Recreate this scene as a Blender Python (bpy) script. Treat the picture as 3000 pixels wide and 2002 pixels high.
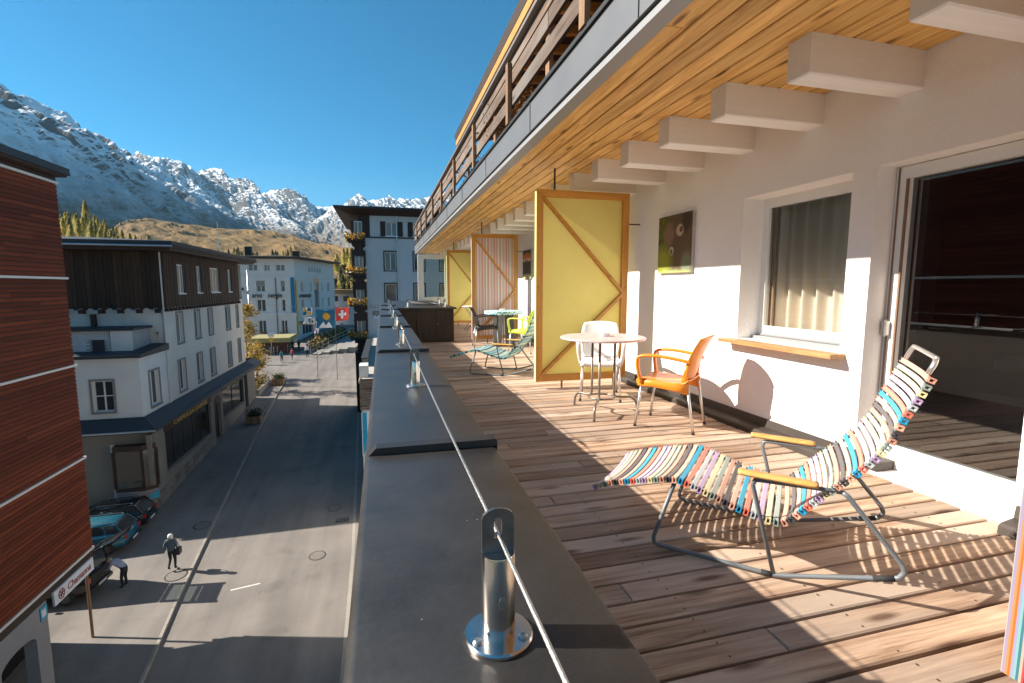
import bpy, bmesh, math, random
from mathutils import Vector, Matrix, noise
R = math.radians
random.seed(7)
for o in list(bpy.data.objects):
    bpy.data.objects.remove(o)
SC = bpy.context.scene
COL = SC.collection

# ------------------------------------------------------------------ camera
CAMZ = 1.3                                   # deck surface is z = 0
cd = bpy.data.cameras.new('camera'); cam = bpy.data.objects.new('camera', cd); COL.objects.link(cam)
cam.location = (0, 0, CAMZ)
cd.sensor_width = 36; cd.lens = 17.11
cd.clip_start = 0.02; cd.clip_end = 40000
PITCH = math.atan(161 / 1426.); YAW = R(14.85)
cam.rotation_euler = (R(90) - PITCH, 0, -YAW)
SC.camera = cam
# ------------------------------------------------------------------ sky, sun, exposure
SUN_EL, SUN_AZ = R(33.1), R(75.1)            # azimuth measured from +Y towards -X
w = bpy.data.worlds.new('World'); SC.world = w; w.use_nodes = True
wn, wl = w.node_tree.nodes, w.node_tree.links
wn.clear()
sky = wn.new('ShaderNodeTexSky'); sky.sky_type = 'NISHITA'; sky.sun_disc = False
sky.sun_elevation = SUN_EL; sky.sun_rotation = -SUN_AZ
sky.altitude = 1800; sky.air_density = 1.0; sky.dust_density = 0.3; sky.ozone_density = 2.0
bg = wn.new('ShaderNodeBackground'); bg.inputs['Strength'].default_value = 0.058
wo = wn.new('ShaderNodeOutputWorld')
hs = wn.new('ShaderNodeHueSaturation'); hs.inputs['Saturation'].default_value = 1.58; hs.inputs['Hue'].default_value = .486
wl.new(sky.outputs[0], hs.inputs['Color']); wl.new(hs.outputs[0], bg.inputs['Color']); wl.new(bg.outputs[0], wo.inputs['Surface'])
sd = bpy.data.lights.new('sun', 'SUN'); sd.energy = 5.0; sd.angle = R(0.53); sd.color = (1.0, 0.93, 0.82)
sun = bpy.data.objects.new('sun', sd); COL.objects.link(sun)
SDIR = Vector((-math.sin(SUN_AZ) * math.cos(SUN_EL), math.cos(SUN_AZ) * math.cos(SUN_EL), math.sin(SUN_EL)))
sun.rotation_euler = SDIR.to_track_quat('Z', 'Y').to_euler()
sun.location = (-40, 10, 40)
SC.view_settings.view_transform = 'Standard'; SC.view_settings.look = 'None'
SC.view_settings.exposure = 1.3; SC.view_settings.gamma = 1.0; SC.view_settings.use_curve_mapping = False

# ------------------------------------------------------------------ camera geometry (only to place real things at their distance)
def ray(sx, sy):
    u = (sx - 1500) / 1426.; v = (1001 - sy) / 1426.
    f = math.cos(PITCH) + v * math.sin(PITCH); up = -math.sin(PITCH) + v * math.cos(PITCH)
    return Vector((u * math.cos(YAW) + f * math.sin(YAW), f * math.cos(YAW) - u * math.sin(YAW), up))
def street_z(y):
    return -12.0 + .06 * (y - 24.8)

# ------------------------------------------------------------------ mesh builder
class MB:
    def __init__(s): s.v = []; s.f = []; s.m = []
    def add(s, vs, fs, mi=0):
        n = len(s.v); s.v += [tuple(p) for p in vs]; s.f += [tuple(i + n for i in f) for f in fs]; s.m += [mi] * len(fs); return s
    def box(s, x0, x1, y0, y1, z0, z1, mi=0):
        return s.add([(x0,y0,z0),(x1,y0,z0),(x1,y1,z0),(x0,y1,z0),(x0,y0,z1),(x1,y0,z1),(x1,y1,z1),(x0,y1,z1)],
                     [(0,3,2,1),(4,5,6,7),(0,1,5,4),(1,2,6,5),(2,3,7,6),(3,0,4,7)], mi)
    def cbox(s, x0, x1, y0, y1, z0, z1, c=.006, mi=0):       # box with chamfered top edges
        return s.add([(x0,y0,z0),(x1,y0,z0),(x1,y1,z0),(x0,y1,z0),(x0,y0,z1-c),(x1,y0,z1-c),(x1,y1,z1-c),(x0,y1,z1-c),
                      (x0+c,y0+c,z1),(x1-c,y0+c,z1),(x1-c,y1-c,z1),(x0+c,y1-c,z1)],
                     [(0,3,2,1),(0,1,5,4),(1,2,6,5),(2,3,7,6),(3,0,4,7),(4,5,9,8),(5,6,10,9),(6,7,11,10),(7,4,8,11),(8,9,10,11)], mi)
    def bar(s, a, b, w, h, up=(0,0,1), mi=0):
        a, b, up = Vector(a), Vector(b), Vector(up); d = (b - a).normalized()
        r = d.cross(up).normalized(); u = r.cross(d).normalized(); r *= w / 2; u *= h / 2
        vs = [a-r-u, a+r-u, a+r+u, a-r+u, b-r-u, b+r-u, b+r+u, b-r+u]
        return s.add(vs, [(0,1,2,3),(7,6,5,4),(0,4,5,1),(1,5,6,2),(2,6,7,3),(3,7,4,0)], mi)
    def tube(s, pts, r, n=8, closed=False, mi=0, caps=True):
        pts = [Vector(p) for p in pts]; k = len(pts); rs = r if isinstance(r, (list, tuple)) else [r] * k
        rings = []; ref = None
        for i, p in enumerate(pts):
            a = pts[i-1] if (i > 0 or closed) else p; b = pts[(i+1) % k] if (i < k-1 or closed) else p
            d = (b - a).normalized()
            if ref is None: ref = Vector((0,0,1)) if abs(d.z) < .9 else Vector((1,0,0))
            x = d.cross(ref).normalized(); y = x.cross(d).normalized(); ref = y
            rings.append([p + x*math.cos(2*math.pi*j/n)*rs[i] + y*math.sin(2*math.pi*j/n)*rs[i] for j in range(n)])
        vs = [q for g in rings for q in g]; fs = []
        for i in range(k if closed else k-1):
            for j in range(n):
                a = i*n+j; b = i*n+(j+1)%n; c = ((i+1)%k)*n+(j+1)%n; d2 = ((i+1)%k)*n+j
                fs.append((a,b,c,d2))
        if caps and not closed:
            fs.append(tuple(range(n))[::-1]); fs.append(tuple(range((k-1)*n, k*n)))
        return s.add(vs, fs, mi)
    def lathe(s, prof, n=16, c=(0,0,0), mi=0):
        vs = []; fs = []; k = len(prof)
        for r, z in prof:
            for j in range(n): vs.append((c[0]+r*math.cos(2*math.pi*j/n), c[1]+r*math.sin(2*math.pi*j/n), c[2]+z))
        for i in range(k-1):
            for j in range(n): fs.append((i*n+j, i*n+(j+1)%n, (i+1)*n+(j+1)%n, (i+1)*n+j))
        fs.append(tuple(range(n))[::-1]); fs.append(tuple(range((k-1)*n, k*n)))
        return s.add(vs, fs, mi)
    def prism(s, poly, fn, lo, hi, mi=0):                    # poly of (a,b) -> fn(a,b,t)
        n = len(poly); vs = [fn(a, b, lo) for a, b in poly] + [fn(a, b, hi) for a, b in poly]
        fs = [tuple(range(n))[::-1], tuple(range(n, 2*n))] + [(i, (i+1)%n, n+(i+1)%n, n+i) for i in range(n)]
        return s.add(vs, fs, mi)
    def loft(s, rings, caps=True, mi=0):
        n = len(rings[0]); vs = [p for r in rings for p in r]; fs = []
        for i in range(len(rings)-1):
            for j in range(n): fs.append((i*n+j, i*n+(j+1)%n, (i+1)*n+(j+1)%n, (i+1)*n+j))
        if caps: fs += [tuple(range(n))[::-1], tuple(range((len(rings)-1)*n, len(rings)*n))]
        return s.add(vs, fs, mi)
    def grid(s, fn, nu, nv, mi=0):
        vs = [fn(i/nu, j/nv) for j in range(nv+1) for i in range(nu+1)]
        fs = [(j*(nu+1)+i, j*(nu+1)+i+1, (j+1)*(nu+1)+i+1, (j+1)*(nu+1)+i) for j in range(nv) for i in range(nu)]
        return s.add(vs, fs, mi)
    def sheet(s, fn, nu, nv, th, mi=0):                      # thick curved sheet: fn(u,v) surface, offset by normals
        e = 1e-3
        P = [[Vector(fn(i/nu, j/nv)) for i in range(nu+1)] for j in range(nv+1)]
        N = []
        for j in range(nv+1):
            row = []
            for i in range(nu+1):
                du = P[j][min(i+1,nu)] - P[j][max(i-1,0)]; dv = P[min(j+1,nv)][i] - P[max(j-1,0)][i]
                row.append(du.cross(dv).normalized())
            N.append(row)
        a = [P[j][i] for j in range(nv+1) for i in range(nu+1)]
        b = [P[j][i] - N[j][i]*th for j in range(nv+1) for i in range(nu+1)]
        W = nu+1; n = len(a); fs = []
        for j in range(nv):
            for i in range(nu):
                q = (j*W+i, j*W+i+1, (j+1)*W+i+1, (j+1)*W+i); fs.append(q); fs.append(tuple(n+k for k in q[::-1]))
        edge = [j*W for j in range(nv, -1, -1)] + list(range(1, W)) + [j*W+nu for j in range(1, nv+1)] + [nv*W+i for i in range(nu-1, 0, -1)]
        for k in range(len(edge)):
            p, q = edge[k], edge[(k+1) % len(edge)]; fs.append((q, p, n+p, n+q))
        return s.add(a + b, fs, mi)
    def quad(s, a, b, c, d, mi=0): return s.add([a,b,c,d], [(0,1,2,3)], mi)
    def mesh(s, name, mats, smooth=False):
        me = bpy.data.meshes.new(name); me.from_pydata(s.v, [], s.f)
        for m in (mats if isinstance(mats, (list, tuple)) else [mats]): me.materials.append(m)
        if len(me.materials) > 1: me.polygons.foreach_set('material_index', s.m)
        if smooth is True: me.polygons.foreach_set('use_smooth', [True]*len(me.polygons))
        me.update()
        if smooth == 'auto':
            me.polygons.foreach_set('use_smooth', [True]*len(me.polygons)); me.set_sharp_from_angle(angle=R(35))
        return me
    def build(s, name, mats, parent=None, smooth=False, world=True):
        me = s.mesh(name, mats, smooth)
        if parent is not None and world: me.transform(wmat(parent).inverted())
        return link(name, me, parent)
def wmat(o):
    m = o.matrix_basis.copy()
    while o.parent: o = o.parent; m = o.matrix_basis @ m
    return m
def link(name, me, parent=None, loc=None, rot=None, scale=None):
    o = bpy.data.objects.new(name, me); COL.objects.link(o)
    if parent is not None: o.parent = parent
    if loc is not None: o.location = loc
    if rot is not None: o.rotation_euler = rot
    if scale is not None: o.scale = scale
    return o
def thing(name, label, cat, loc=(0,0,0), rotz=0, group=None):
    o = bpy.data.objects.new(name, None); COL.objects.link(o); o.empty_display_size = .1
    o.location = loc; o.rotation_euler = (0, 0, rotz); tag(o, label, cat, group); return o
def tag(o, label, cat, group=None):
    o['label'] = label; o['category'] = cat
    if group: o['group'] = group
    return o
def struct(o): o['kind'] = 'structure'; return o
def copy_tree(o, parent=None):
    c = o.copy(); COL.objects.link(c); c.parent = parent
    for ch in list(o.children): copy_tree(ch, c)
    return c
def text_mb(txt, size, ext=.01, align='LEFT', shear=0.0, bold=0.0):
    cu = bpy.data.curves.new('lettering', 'FONT'); cu.body = txt; cu.size = size; cu.extrude = ext; cu.align_x = align; cu.shear = shear; cu.offset = bold
    cu.resolution_u = 2
    ob = bpy.data.objects.new('lettering', cu); COL.objects.link(ob)
    dg = bpy.context.evaluated_depsgraph_get(); me = bpy.data.meshes.new_from_object(ob.evaluated_get(dg))
    mb = MB(); mb.add([v.co[:] for v in me.vertices], [tuple(p.vertices) for p in me.polygons])
    bpy.data.objects.remove(ob); bpy.data.meshes.remove(me); bpy.data.curves.remove(cu)
    return mb
def xf(mb, fn): mb.v = [tuple(fn(*p)) for p in mb.v]; return mb

# ------------------------------------------------------------------ materials
MAT = {}
def newmat(name):
    m = bpy.data.materials.new(name); m.use_nodes = True; MAT[name] = m
    nt = m.node_tree; nt.nodes.clear()
    out = nt.nodes.new('ShaderNodeOutputMaterial'); p = nt.nodes.new('ShaderNodeBsdfPrincipled')
    nt.links.new(p.outputs[0], out.inputs[0])
    return m, nt, p
def N(nt, t, **k):
    n = nt.nodes.new(t)
    for a, b in k.items():
        if a == 'ins':
            for i, val in b.items(): n.inputs[i].default_value = val
        else: setattr(n, a, b)
    return n
def c4(c): return (c[0], c[1], c[2], 1)
def pm(name, col, rough=.6, metal=0, var=.12, vs=3., fine=60., bump=0., bs=80., rnd=0., col2=None, spec=.5, coat=0., dist=.002, specks=0.):
    """plain painted / mineral surface: two scales of tonal noise, fine relief, optional random tint for each object"""
    m, nt, p = newmat(name); L = nt.links
    geo = N(nt, 'ShaderNodeNewGeometry')
    n1 = N(nt, 'ShaderNodeTexNoise', ins={'Scale': vs, 'Detail': 6., 'Roughness': .6})
    n2 = N(nt, 'ShaderNodeTexNoise', ins={'Scale': fine, 'Detail': 2.})
    L.new(geo.outputs['Position'], n1.inputs['Vector']); L.new(geo.outputs['Position'], n2.inputs['Vector'])
    ad = N(nt, 'ShaderNodeMath', operation='MULTIPLY_ADD'); L.new(n2.outputs[0], ad.inputs[0]); ad.inputs[1].default_value = .35; L.new(n1.outputs[0], ad.inputs[2])
    mr = N(nt, 'ShaderNodeMapRange', ins={'From Min': .42, 'From Max': .95})
    L.new(ad.outputs[0], mr.inputs['Value'])
    mix = N(nt, 'ShaderNodeMix', data_type='RGBA')
    a = [x * (1 - var) for x in col]; b = [min(1, x * (1 + var)) for x in (col2 or col)]
    mix.inputs[6].default_value = c4(a); mix.inputs[7].default_value = c4(b)
    L.new(mr.outputs[0], mix.inputs[0]); res = mix.outputs[2]
    if rnd:
        oi = N(nt, 'ShaderNodeObjectInfo'); hs = N(nt, 'ShaderNodeHueSaturation')
        r2 = N(nt, 'ShaderNodeMapRange', ins={'To Min': 1 - rnd, 'To Max': 1 + rnd}); L.new(oi.outputs['Random'], r2.inputs['Value'])
        L.new(r2.outputs[0], hs.inputs['Value']); L.new(res, hs.inputs['Color']); res = hs.outputs[0]
    if specks:
        vo = N(nt, 'ShaderNodeTexVoronoi', ins={'Scale': specks}); L.new(geo.outputs['Position'], vo.inputs['Vector'])
        n4 = N(nt, 'ShaderNodeTexNoise', ins={'Scale': 9., 'Detail': 3.}); L.new(geo.outputs['Position'], n4.inputs['Vector'])
        th = N(nt, 'ShaderNodeMapRange', ins={'From Min': .5, 'From Max': .75, 'To Min': .0, 'To Max': .075}); L.new(n4.outputs[0], th.inputs['Value'])
        lt = N(nt, 'ShaderNodeMath', operation='LESS_THAN'); L.new(vo.outputs['Distance'], lt.inputs[0]); L.new(th.outputs[0], lt.inputs[1])
        sx_ = N(nt, 'ShaderNodeMix', data_type='RGBA'); sx_.inputs[7].default_value = (.5,.48,.45,1); L.new(lt.outputs[0], sx_.inputs[0]); L.new(res, sx_.inputs[6]); res = sx_.outputs[2]
    L.new(res, p.inputs['Base Color'])
    p.inputs['Roughness'].default_value = rough; p.inputs['Metallic'].default_value = metal; p.inputs['Specular IOR Level'].default_value = spec
    p.inputs['Coat Weight'].default_value = coat
    rr = N(nt, 'ShaderNodeMapRange', ins={'To Min': max(.02, rough - .08), 'To Max': min(1, rough + .1)}); L.new(n1.outputs[0], rr.inputs['Value']); L.new(rr.outputs[0], p.inputs['Roughness'])
    if bump:
        nb = N(nt, 'ShaderNodeTexNoise', ins={'Scale': bs, 'Detail': 4., 'Roughness': .65}); L.new(geo.outputs['Position'], nb.inputs['Vector'])
        bp = N(nt, 'ShaderNodeBump', ins={'Strength': bump, 'Distance': dist}); L.new(nb.outputs[0], bp.inputs['Height']); L.new(bp.outputs[0], p.inputs['Normal'])
    return m
def wood(name, c1, c2, axis='x', g=1.0, rough=.65, knots=0., rnd=.15, grey=None, spec=.35, bump=.3, knotcol=None, streak=.0):
    """timber: grain stretched along one axis, knots, a tint and an offset of its own for each board"""
    m, nt, p = newmat(name); L = nt.links
    geo = N(nt, 'ShaderNodeNewGeometry'); oi = N(nt, 'ShaderNodeObjectInfo')
    off = N(nt, 'ShaderNodeMath', operation='MULTIPLY', ins={1: 137.}); L.new(oi.outputs['Random'], off.inputs[0])
    va = N(nt, 'ShaderNodeVectorMath', operation='ADD'); L.new(geo.outputs['Position'], va.inputs[0]); L.new(off.outputs[0], va.inputs[1])
    def mp(a, c):
        v = N(nt, 'ShaderNodeVectorMath', operation='MULTIPLY'); L.new(va.outputs[0], v.inputs[0])
        v.inputs[1].default_value = {'x': (a,c,c), 'y': (c,a,c), 'z': (c,c,a)}[axis]; return v.outputs[0]
    n1 = N(nt, 'ShaderNodeTexNoise', ins={'Scale': g, 'Detail': 7., 'Roughness': .62, 'Distortion': .6}); L.new(mp(1.6, 26), n1.inputs['Vector'])
    n2 = N(nt, 'ShaderNodeTexNoise', ins={'Scale': g, 'Detail': 3.}); L.new(mp(5, 150), n2.inputs['Vector'])
    n3 = N(nt, 'ShaderNodeTexNoise', ins={'Scale': g, 'Detail': 3.}); L.new(mp(.8, 2.2), n3.inputs['Vector'])
    a1 = N(nt, 'ShaderNodeMath', operation='MULTIPLY_ADD', ins={1: .3}); L.new(n2.outputs[0], a1.inputs[0]); L.new(n1.outputs[0], a1.inputs[2])
    mr = N(nt, 'ShaderNodeMapRange', ins={'From Min': .42, 'From Max': .88}); L.new(a1.outputs[0], mr.inputs['Value'])
    mix = N(nt, 'ShaderNodeMix', data_type='RGBA'); mix.inputs[6].default_value = c4(c1); mix.inputs[7].default_value = c4(c2)
    L.new(mr.outputs[0], mix.inputs[0]); res = mix.outputs[2]
    if grey:
        gm = N(nt, 'ShaderNodeMix', data_type='RGBA'); gm.inputs[7].default_value = c4(grey)
        gr = N(nt, 'ShaderNodeMapRange', ins={'From Min': .4, 'From Max': .68}); L.new(n3.outputs[0], gr.inputs['Value'])
        L.new(gr.outputs[0], gm.inputs[0]); L.new(res, gm.inputs[6]); res = gm.outputs[2]
    if knots:
        vo = N(nt, 'ShaderNodeTexVoronoi', ins={'Scale': 1.0, 'Randomness': 1.0}); L.new(mp(1.7 * g, 7.5 * g), vo.inputs['Vector'])
        kr = N(nt, 'ShaderNodeMapRange', ins={'From Min': .07, 'From Max': .19, 'To Min': knots, 'To Max': 0.}); L.new(vo.outputs['Distance'], kr.inputs['Value'])
        km = N(nt, 'ShaderNodeMix', data_type='RGBA'); km.inputs[7].default_value = c4(knotcol or [x * .28 for x in c1])
        L.new(kr.outputs[0], km.inputs[0]); L.new(res, km.inputs[6]); res = km.outputs[2]
    hs = N(nt, 'ShaderNodeHueSaturation'); r2 = N(nt, 'ShaderNodeMapRange', ins={'To Min': 1 - rnd, 'To Max': 1 + rnd}); L.new(oi.outputs['Random'], r2.inputs['Value'])
    L.new(r2.outputs[0], hs.inputs['Value']); L.new(res, hs.inputs['Color']); L.new(hs.outputs[0], p.inputs['Base Color'])
    p.inputs['Roughness'].default_value = rough; p.inputs['Specular IOR Level'].default_value = spec
    bp = N(nt, 'ShaderNodeBump', ins={'Strength': bump, 'Distance': .002}); L.new(a1.outputs[0], bp.inputs['Height']); L.new(bp.outputs[0], p.inputs['Normal'])
    return m
def ramp(cr, stops):
    e = cr.color_ramp.elements; e[0].position = stops[0][0]; e[0].color = c4(stops[0][1]); e.remove(e[1])
    for p, c in stops[1:]: x = e.new(p); x.color = c4(c)
def stripes(name, cols, pitch, axis='x', rough=.8):
    m, nt, p = newmat(name); L = nt.links
    geo = N(nt, 'ShaderNodeNewGeometry'); sp = N(nt, 'ShaderNodeSeparateXYZ'); L.new(geo.outputs['Position'], sp.inputs[0])
    sm = N(nt, 'ShaderNodeMath', operation='ADD'); L.new(sp.outputs['X'], sm.inputs[0]); L.new(sp.outputs['Y'], sm.inputs[1])
    mu = N(nt, 'ShaderNodeMath', operation='MULTIPLY', ins={1: 1. / (pitch * len(cols))}); L.new(sm.outputs[0] if axis == 'xy' else sp.outputs['X'], mu.inputs[0])
    fr = N(nt, 'ShaderNodeMath', operation='FRACT'); L.new(mu.outputs[0], fr.inputs[0])
    cr = N(nt, 'ShaderNodeValToRGB'); cr.color_ramp.interpolation = 'CONSTANT'
    ramp(cr, [(i / len(cols), c) for i, c in enumerate(cols)])
    L.new(fr.outputs[0], cr.inputs[0]); L.new(cr.outputs[0], p.inputs['Base Color']); p.inputs['Roughness'].default_value = rough
    nb = N(nt, 'ShaderNodeTexNoise', ins={'Scale': 400., 'Detail': 2.}); L.new(geo.outputs['Position'], nb.inputs['Vector'])
    bp = N(nt, 'ShaderNodeBump', ins={'Strength': .25, 'Distance': .001}); L.new(nb.outputs[0], bp.inputs['Height']); L.new(bp.outputs[0], p.inputs['Normal'])
    return m
def translucent(m, f):
    nt = m.node_tree; p = [n for n in nt.nodes if n.type == 'BSDF_PRINCIPLED'][0]; out = [n for n in nt.nodes if n.type == 'OUTPUT_MATERIAL'][0]
    tr = nt.nodes.new('ShaderNodeBsdfTranslucent'); mx = nt.nodes.new('ShaderNodeMixShader'); mx.inputs[0].default_value = f
    nt.links.new(p.inputs['Base Color'].links[0].from_socket, tr.inputs[0]); nt.links.new(p.outputs[0], mx.inputs[1]); nt.links.new(tr.outputs[0], mx.inputs[2]); nt.links.new(mx.outputs[0], out.inputs[0]); return m
def glassmat(name, tint=(.9,.92,.9), refl=1.45, body=0.0, bodycol=(.02,.02,.02)):
    m = bpy.data.materials.new(name); m.use_nodes = True; nt = m.node_tree; nt.nodes.clear(); L = nt.links; MAT[name] = m
    out = N(nt, 'ShaderNodeOutputMaterial'); tr = N(nt, 'ShaderNodeBsdfTransparent'); tr.inputs[0].default_value = c4(tint)
    gl = N(nt, 'ShaderNodeBsdfGlossy'); gl.inputs['Roughness'].default_value = .01; gl.inputs[0].default_value = (1,1,1,1)
    fr = N(nt, 'ShaderNodeFresnel', ins={'IOR': refl}); mx = N(nt, 'ShaderNodeMixShader')
    L.new(fr.outputs[0], mx.inputs[0]); L.new(tr.outputs[0], mx.inputs[1]); L.new(gl.outputs[0], mx.inputs[2]); L.new(mx.outputs[0], out.inputs[0])
    return m

stucco = pm('stucco_white', (.87,.845,.82), .92, var=.045, vs=1.2, bump=.6, bs=48, dist=.008)
white_paint = pm('white_paint', (.80,.79,.76), .35, var=.02, vs=4)
beam_white = wood('beam_white', (.80,.775,.75), (.86,.84,.81), 'x', rough=.6, rnd=.02, bump=.25)
deck_wood = wood('deck_wood', (.16,.080,.045), (.60,.42,.29), 'x', rough=.75, knots=.85, rnd=.30, grey=(.46,.36,.285), bump=.7, spec=.2, knotcol=(.10,.05,.03))
soffit_wood = wood('soffit_wood', (.47,.23,.06), (.90,.57,.20), 'y', rough=.6, knots=.9, rnd=.20, spec=.25, knotcol=(.16,.06,.015))
frame_wood = wood('frame_wood', (.46,.19,.025), (.68,.33,.06), 'z', rough=.42, knots=.5, rnd=.1, spec=.5)
frame_wood_x = wood('frame_wood_x', (.46,.19,.025), (.68,.33,.06), 'x', rough=.42, knots=.5, rnd=.1, spec=.5)
sill_wood = wood('sill_wood', (.26,.12,.045), (.52,.30,.13), 'y', rough=.5, knots=.6, rnd=.1)
arm_wood = wood('arm_wood', (.50,.25,.06), (.70,.42,.14), 'x', rough=.45, rnd=.08)
rail_wood = wood('weathered_rail_wood', (.055,.035,.025), (.22,.15,.11), 'y', rough=.8, knots=.7, rnd=.3, grey=(.20,.17,.15), bump=.6)
post_wood = wood('rail_post_wood', (.16,.085,.045), (.34,.20,.11), 'z', rough=.7, knots=.5, rnd=.15)
upper_wood = wood('upper_wall_wood', (.42,.14,.02), (.66,.27,.05), 'z', rough=.55, knots=.4, rnd=.2)
rafter_wood = wood('rafter_wood', (.40,.17,.035), (.62,.30,.075), 'y', rough=.55, knots=.4, rnd=.1)
red_wood = wood('red_cladding', (.10,.021,.009), (.19,.044,.018), 'y', rough=.8, rnd=.30, bump=.5, spec=.2)
brown_wood = wood('brown_cladding', (.020,.011,.007), (.075,.036,.017), 'z', g=.8, rough=.75, rnd=.35, bump=.5)
dark_wood = wood('dark_timber', (.022,.012,.008), (.06,.03,.018), 'x', rough=.6, rnd=.2)
dark_wood_z = wood('dark_timber_upright', (.022,.011,.008), (.055,.026,.018), 'z', rough=.6, rnd=.2)
cab_wood = wood('cabinet_timber', (.022,.013,.008), (.06,.036,.022), 'z', rough=.5, rnd=.15)
coping = pm('coping_sheet', (.062,.056,.052), .38, metal=.6, var=.26, vs=7, fine=140, bump=.35, bs=7, rnd=.08, dist=.006, specks=40.)
seam_m = pm('seam_sheet_shade', (.05,.045,.042), .4, metal=.6, var=.1)  # darker than the coping: shade on the seam face put into the colour
fascia_m = pm('fascia_sheet', (.135,.138,.145), .5, metal=.1, var=.05, vs=2, bump=.05, bs=6)
lip_m = pm('lip_sheet', (.28,.28,.285), .5, metal=.1, var=.05)
black_m = pm('black_gap', (.012,.012,.013), .6, var=.1)
steel = pm('stainless_steel', (.62,.59,.55), .17, metal=1., var=.05, vs=12, bump=.05, bs=200)
plate_m = pm('steel_reflection_shade', (.20,.19,.185), .38, metal=.9, var=.15, vs=30)  # dark base colour stands in for dark surroundings mirrored in the steel
steel_dull = pm('steel_brushed', (.50,.48,.46), .34, metal=1., var=.08, vs=20)
cable_m = pm('cable_steel', (.60,.58,.55), .35, metal=1., var=.25, fine=900, bump=.6, bs=700)
alu = pm('aluminium_leg', (.74,.73,.71), .3, metal=.9, var=.04)
grey_steel = pm('powder_grey', (.16,.17,.18), .42, metal=.2, var=.08)
table_metal = pm('table_metal', (.24,.20,.17), .4, metal=.7, var=.1)
plastic_o = pm('plastic_orange', (.78,.25,.015), .38, var=.03, spec=.5)
plastic_w = pm('plastic_white', (.80,.79,.76), .4, var=.02)
plastic_l = pm('plastic_lime', (.52,.62,.05), .4, var=.03)
plastic_b = pm('plastic_black', (.025,.025,.027), .4, var=.05)
rubber = pm('rubber', (.02,.02,.02), .8, var=.1)
table_pink = pm('table_laminate', (.64,.50,.48), .35, var=.18, vs=9)
base_m = pm('base_flashing', (.07,.058,.05), .5, metal=.4, var=.1)
yellow_fab = pm('yellow_fabric', (.80,.67,.20), .8, var=.05, vs=2, fine=300, bump=.2, bs=400)
stripe_fab = stripes('striped_fabric', [(.62,.50,.46),(.58,.26,.20),(.66,.60,.56),(.45,.42,.40),(.62,.30,.14),(.68,.62,.56),(.50,.34,.40),(.64,.46,.40),(.40,.46,.45),(.60,.27,.16)], .028, 'x')
translucent(yellow_fab, .16); translucent(stripe_fab, .16)
stripe_edge = stripes('striped_fabric_bright', [(.40,.04,.04),(.32,.26,.21),(.03,.12,.15),(.15,.30,.31),(.22,.21,.31),(.45,.10,.01),(.40,.17,.07),(.24,.19,.28),(.33,.30,.27)], .0068, 'xy')
asphalt = pm('asphalt', (.185,.160,.142), .85, var=.16, vs=.35, fine=40, bump=.4, bs=120, col2=(.205,.18,.16))
def wear(m):
    nt = m.node_tree; L = nt.links; p = [n for n in nt.nodes if n.type == 'BSDF_PRINCIPLED'][0]; src = p.inputs['Base Color'].links[0].from_socket
    geo = N(nt, 'ShaderNodeNewGeometry'); v = N(nt, 'ShaderNodeVectorMath', operation='MULTIPLY'); v.inputs[1].default_value = (1.1,.07,1); L.new(geo.outputs['Position'], v.inputs[0])
    n = N(nt, 'ShaderNodeTexNoise', ins={'Scale': 1., 'Detail': 5., 'Distortion': .5}); L.new(v.outputs[0], n.inputs['Vector'])
    mr = N(nt, 'ShaderNodeMapRange', ins={'From Min': .35, 'From Max': .7, 'To Min': .80, 'To Max': 1.10}); L.new(n.outputs[0], mr.inputs['Value'])
    vo = N(nt, 'ShaderNodeTexVoronoi', feature='DISTANCE_TO_EDGE', ins={'Scale': .33}); n5 = N(nt, 'ShaderNodeTexNoise', ins={'Scale': 1.2, 'Detail': 4.}); L.new(geo.outputs['Position'], n5.inputs['Vector'])
    va = N(nt, 'ShaderNodeVectorMath', operation='ADD'); L.new(geo.outputs['Position'], va.inputs[0]); L.new(n5.outputs['Color'], va.inputs[1]); L.new(va.outputs[0], vo.inputs['Vector'])
    ck = N(nt, 'ShaderNodeMapRange', ins={'From Min': .0, 'From Max': .008, 'To Min': .86, 'To Max': 1.0}); L.new(vo.outputs['Distance'], ck.inputs['Value'])
    st_ = N(nt, 'ShaderNodeTexNoise', ins={'Scale': .55, 'Detail': 2.}); L.new(geo.outputs['Position'], st_.inputs['Vector'])
    sm = N(nt, 'ShaderNodeMapRange', ins={'From Min': .62, 'From Max': .72, 'To Min': 1., 'To Max': .82}); L.new(st_.outputs[0], sm.inputs['Value'])
    m1 = N(nt, 'ShaderNodeMath', operation='MULTIPLY'); L.new(mr.outputs[0], m1.inputs[0]); L.new(ck.outputs[0], m1.inputs[1])
    m2_ = N(nt, 'ShaderNodeMath', operation='MULTIPLY'); L.new(m1.outputs[0], m2_.inputs[0]); L.new(sm.outputs[0], m2_.inputs[1])
    vm = N(nt, 'ShaderNodeVectorMath', operation='SCALE'); L.new(src, vm.inputs[0]); L.new(m2_.outputs[0], vm.inputs['Scale']); L.new(vm.outputs[0], p.inputs['Base Color'])
wear(asphalt)
kerb_stone = pm('kerb_stone', (.27,.245,.21), .8, var=.15, vs=2, rnd=.12, bump=.3)
iron = pm('cast_iron', (.085,.075,.068), .55, metal=.5, var=.2)
white_line = pm('road_paint', (.62,.60,.55), .7, var=.2)
render_w = pm('house_render_white', (.62,.60,.575), .9, var=.07, vs=.7, bump=.25, bs=30)
render_c = pm('house_render_cream', (.60,.55,.49), .9, var=.10, vs=.6, bump=.25, bs=30)
render_g = pm('house_render_grey', (.50,.50,.515), .9, var=.05, vs=.5, bump=.2, bs=30)
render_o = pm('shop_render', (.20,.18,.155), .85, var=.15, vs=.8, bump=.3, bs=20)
brick_m = pm('white_brick', (.55,.55,.56), .8, var=.06, rnd=.08)
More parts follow.
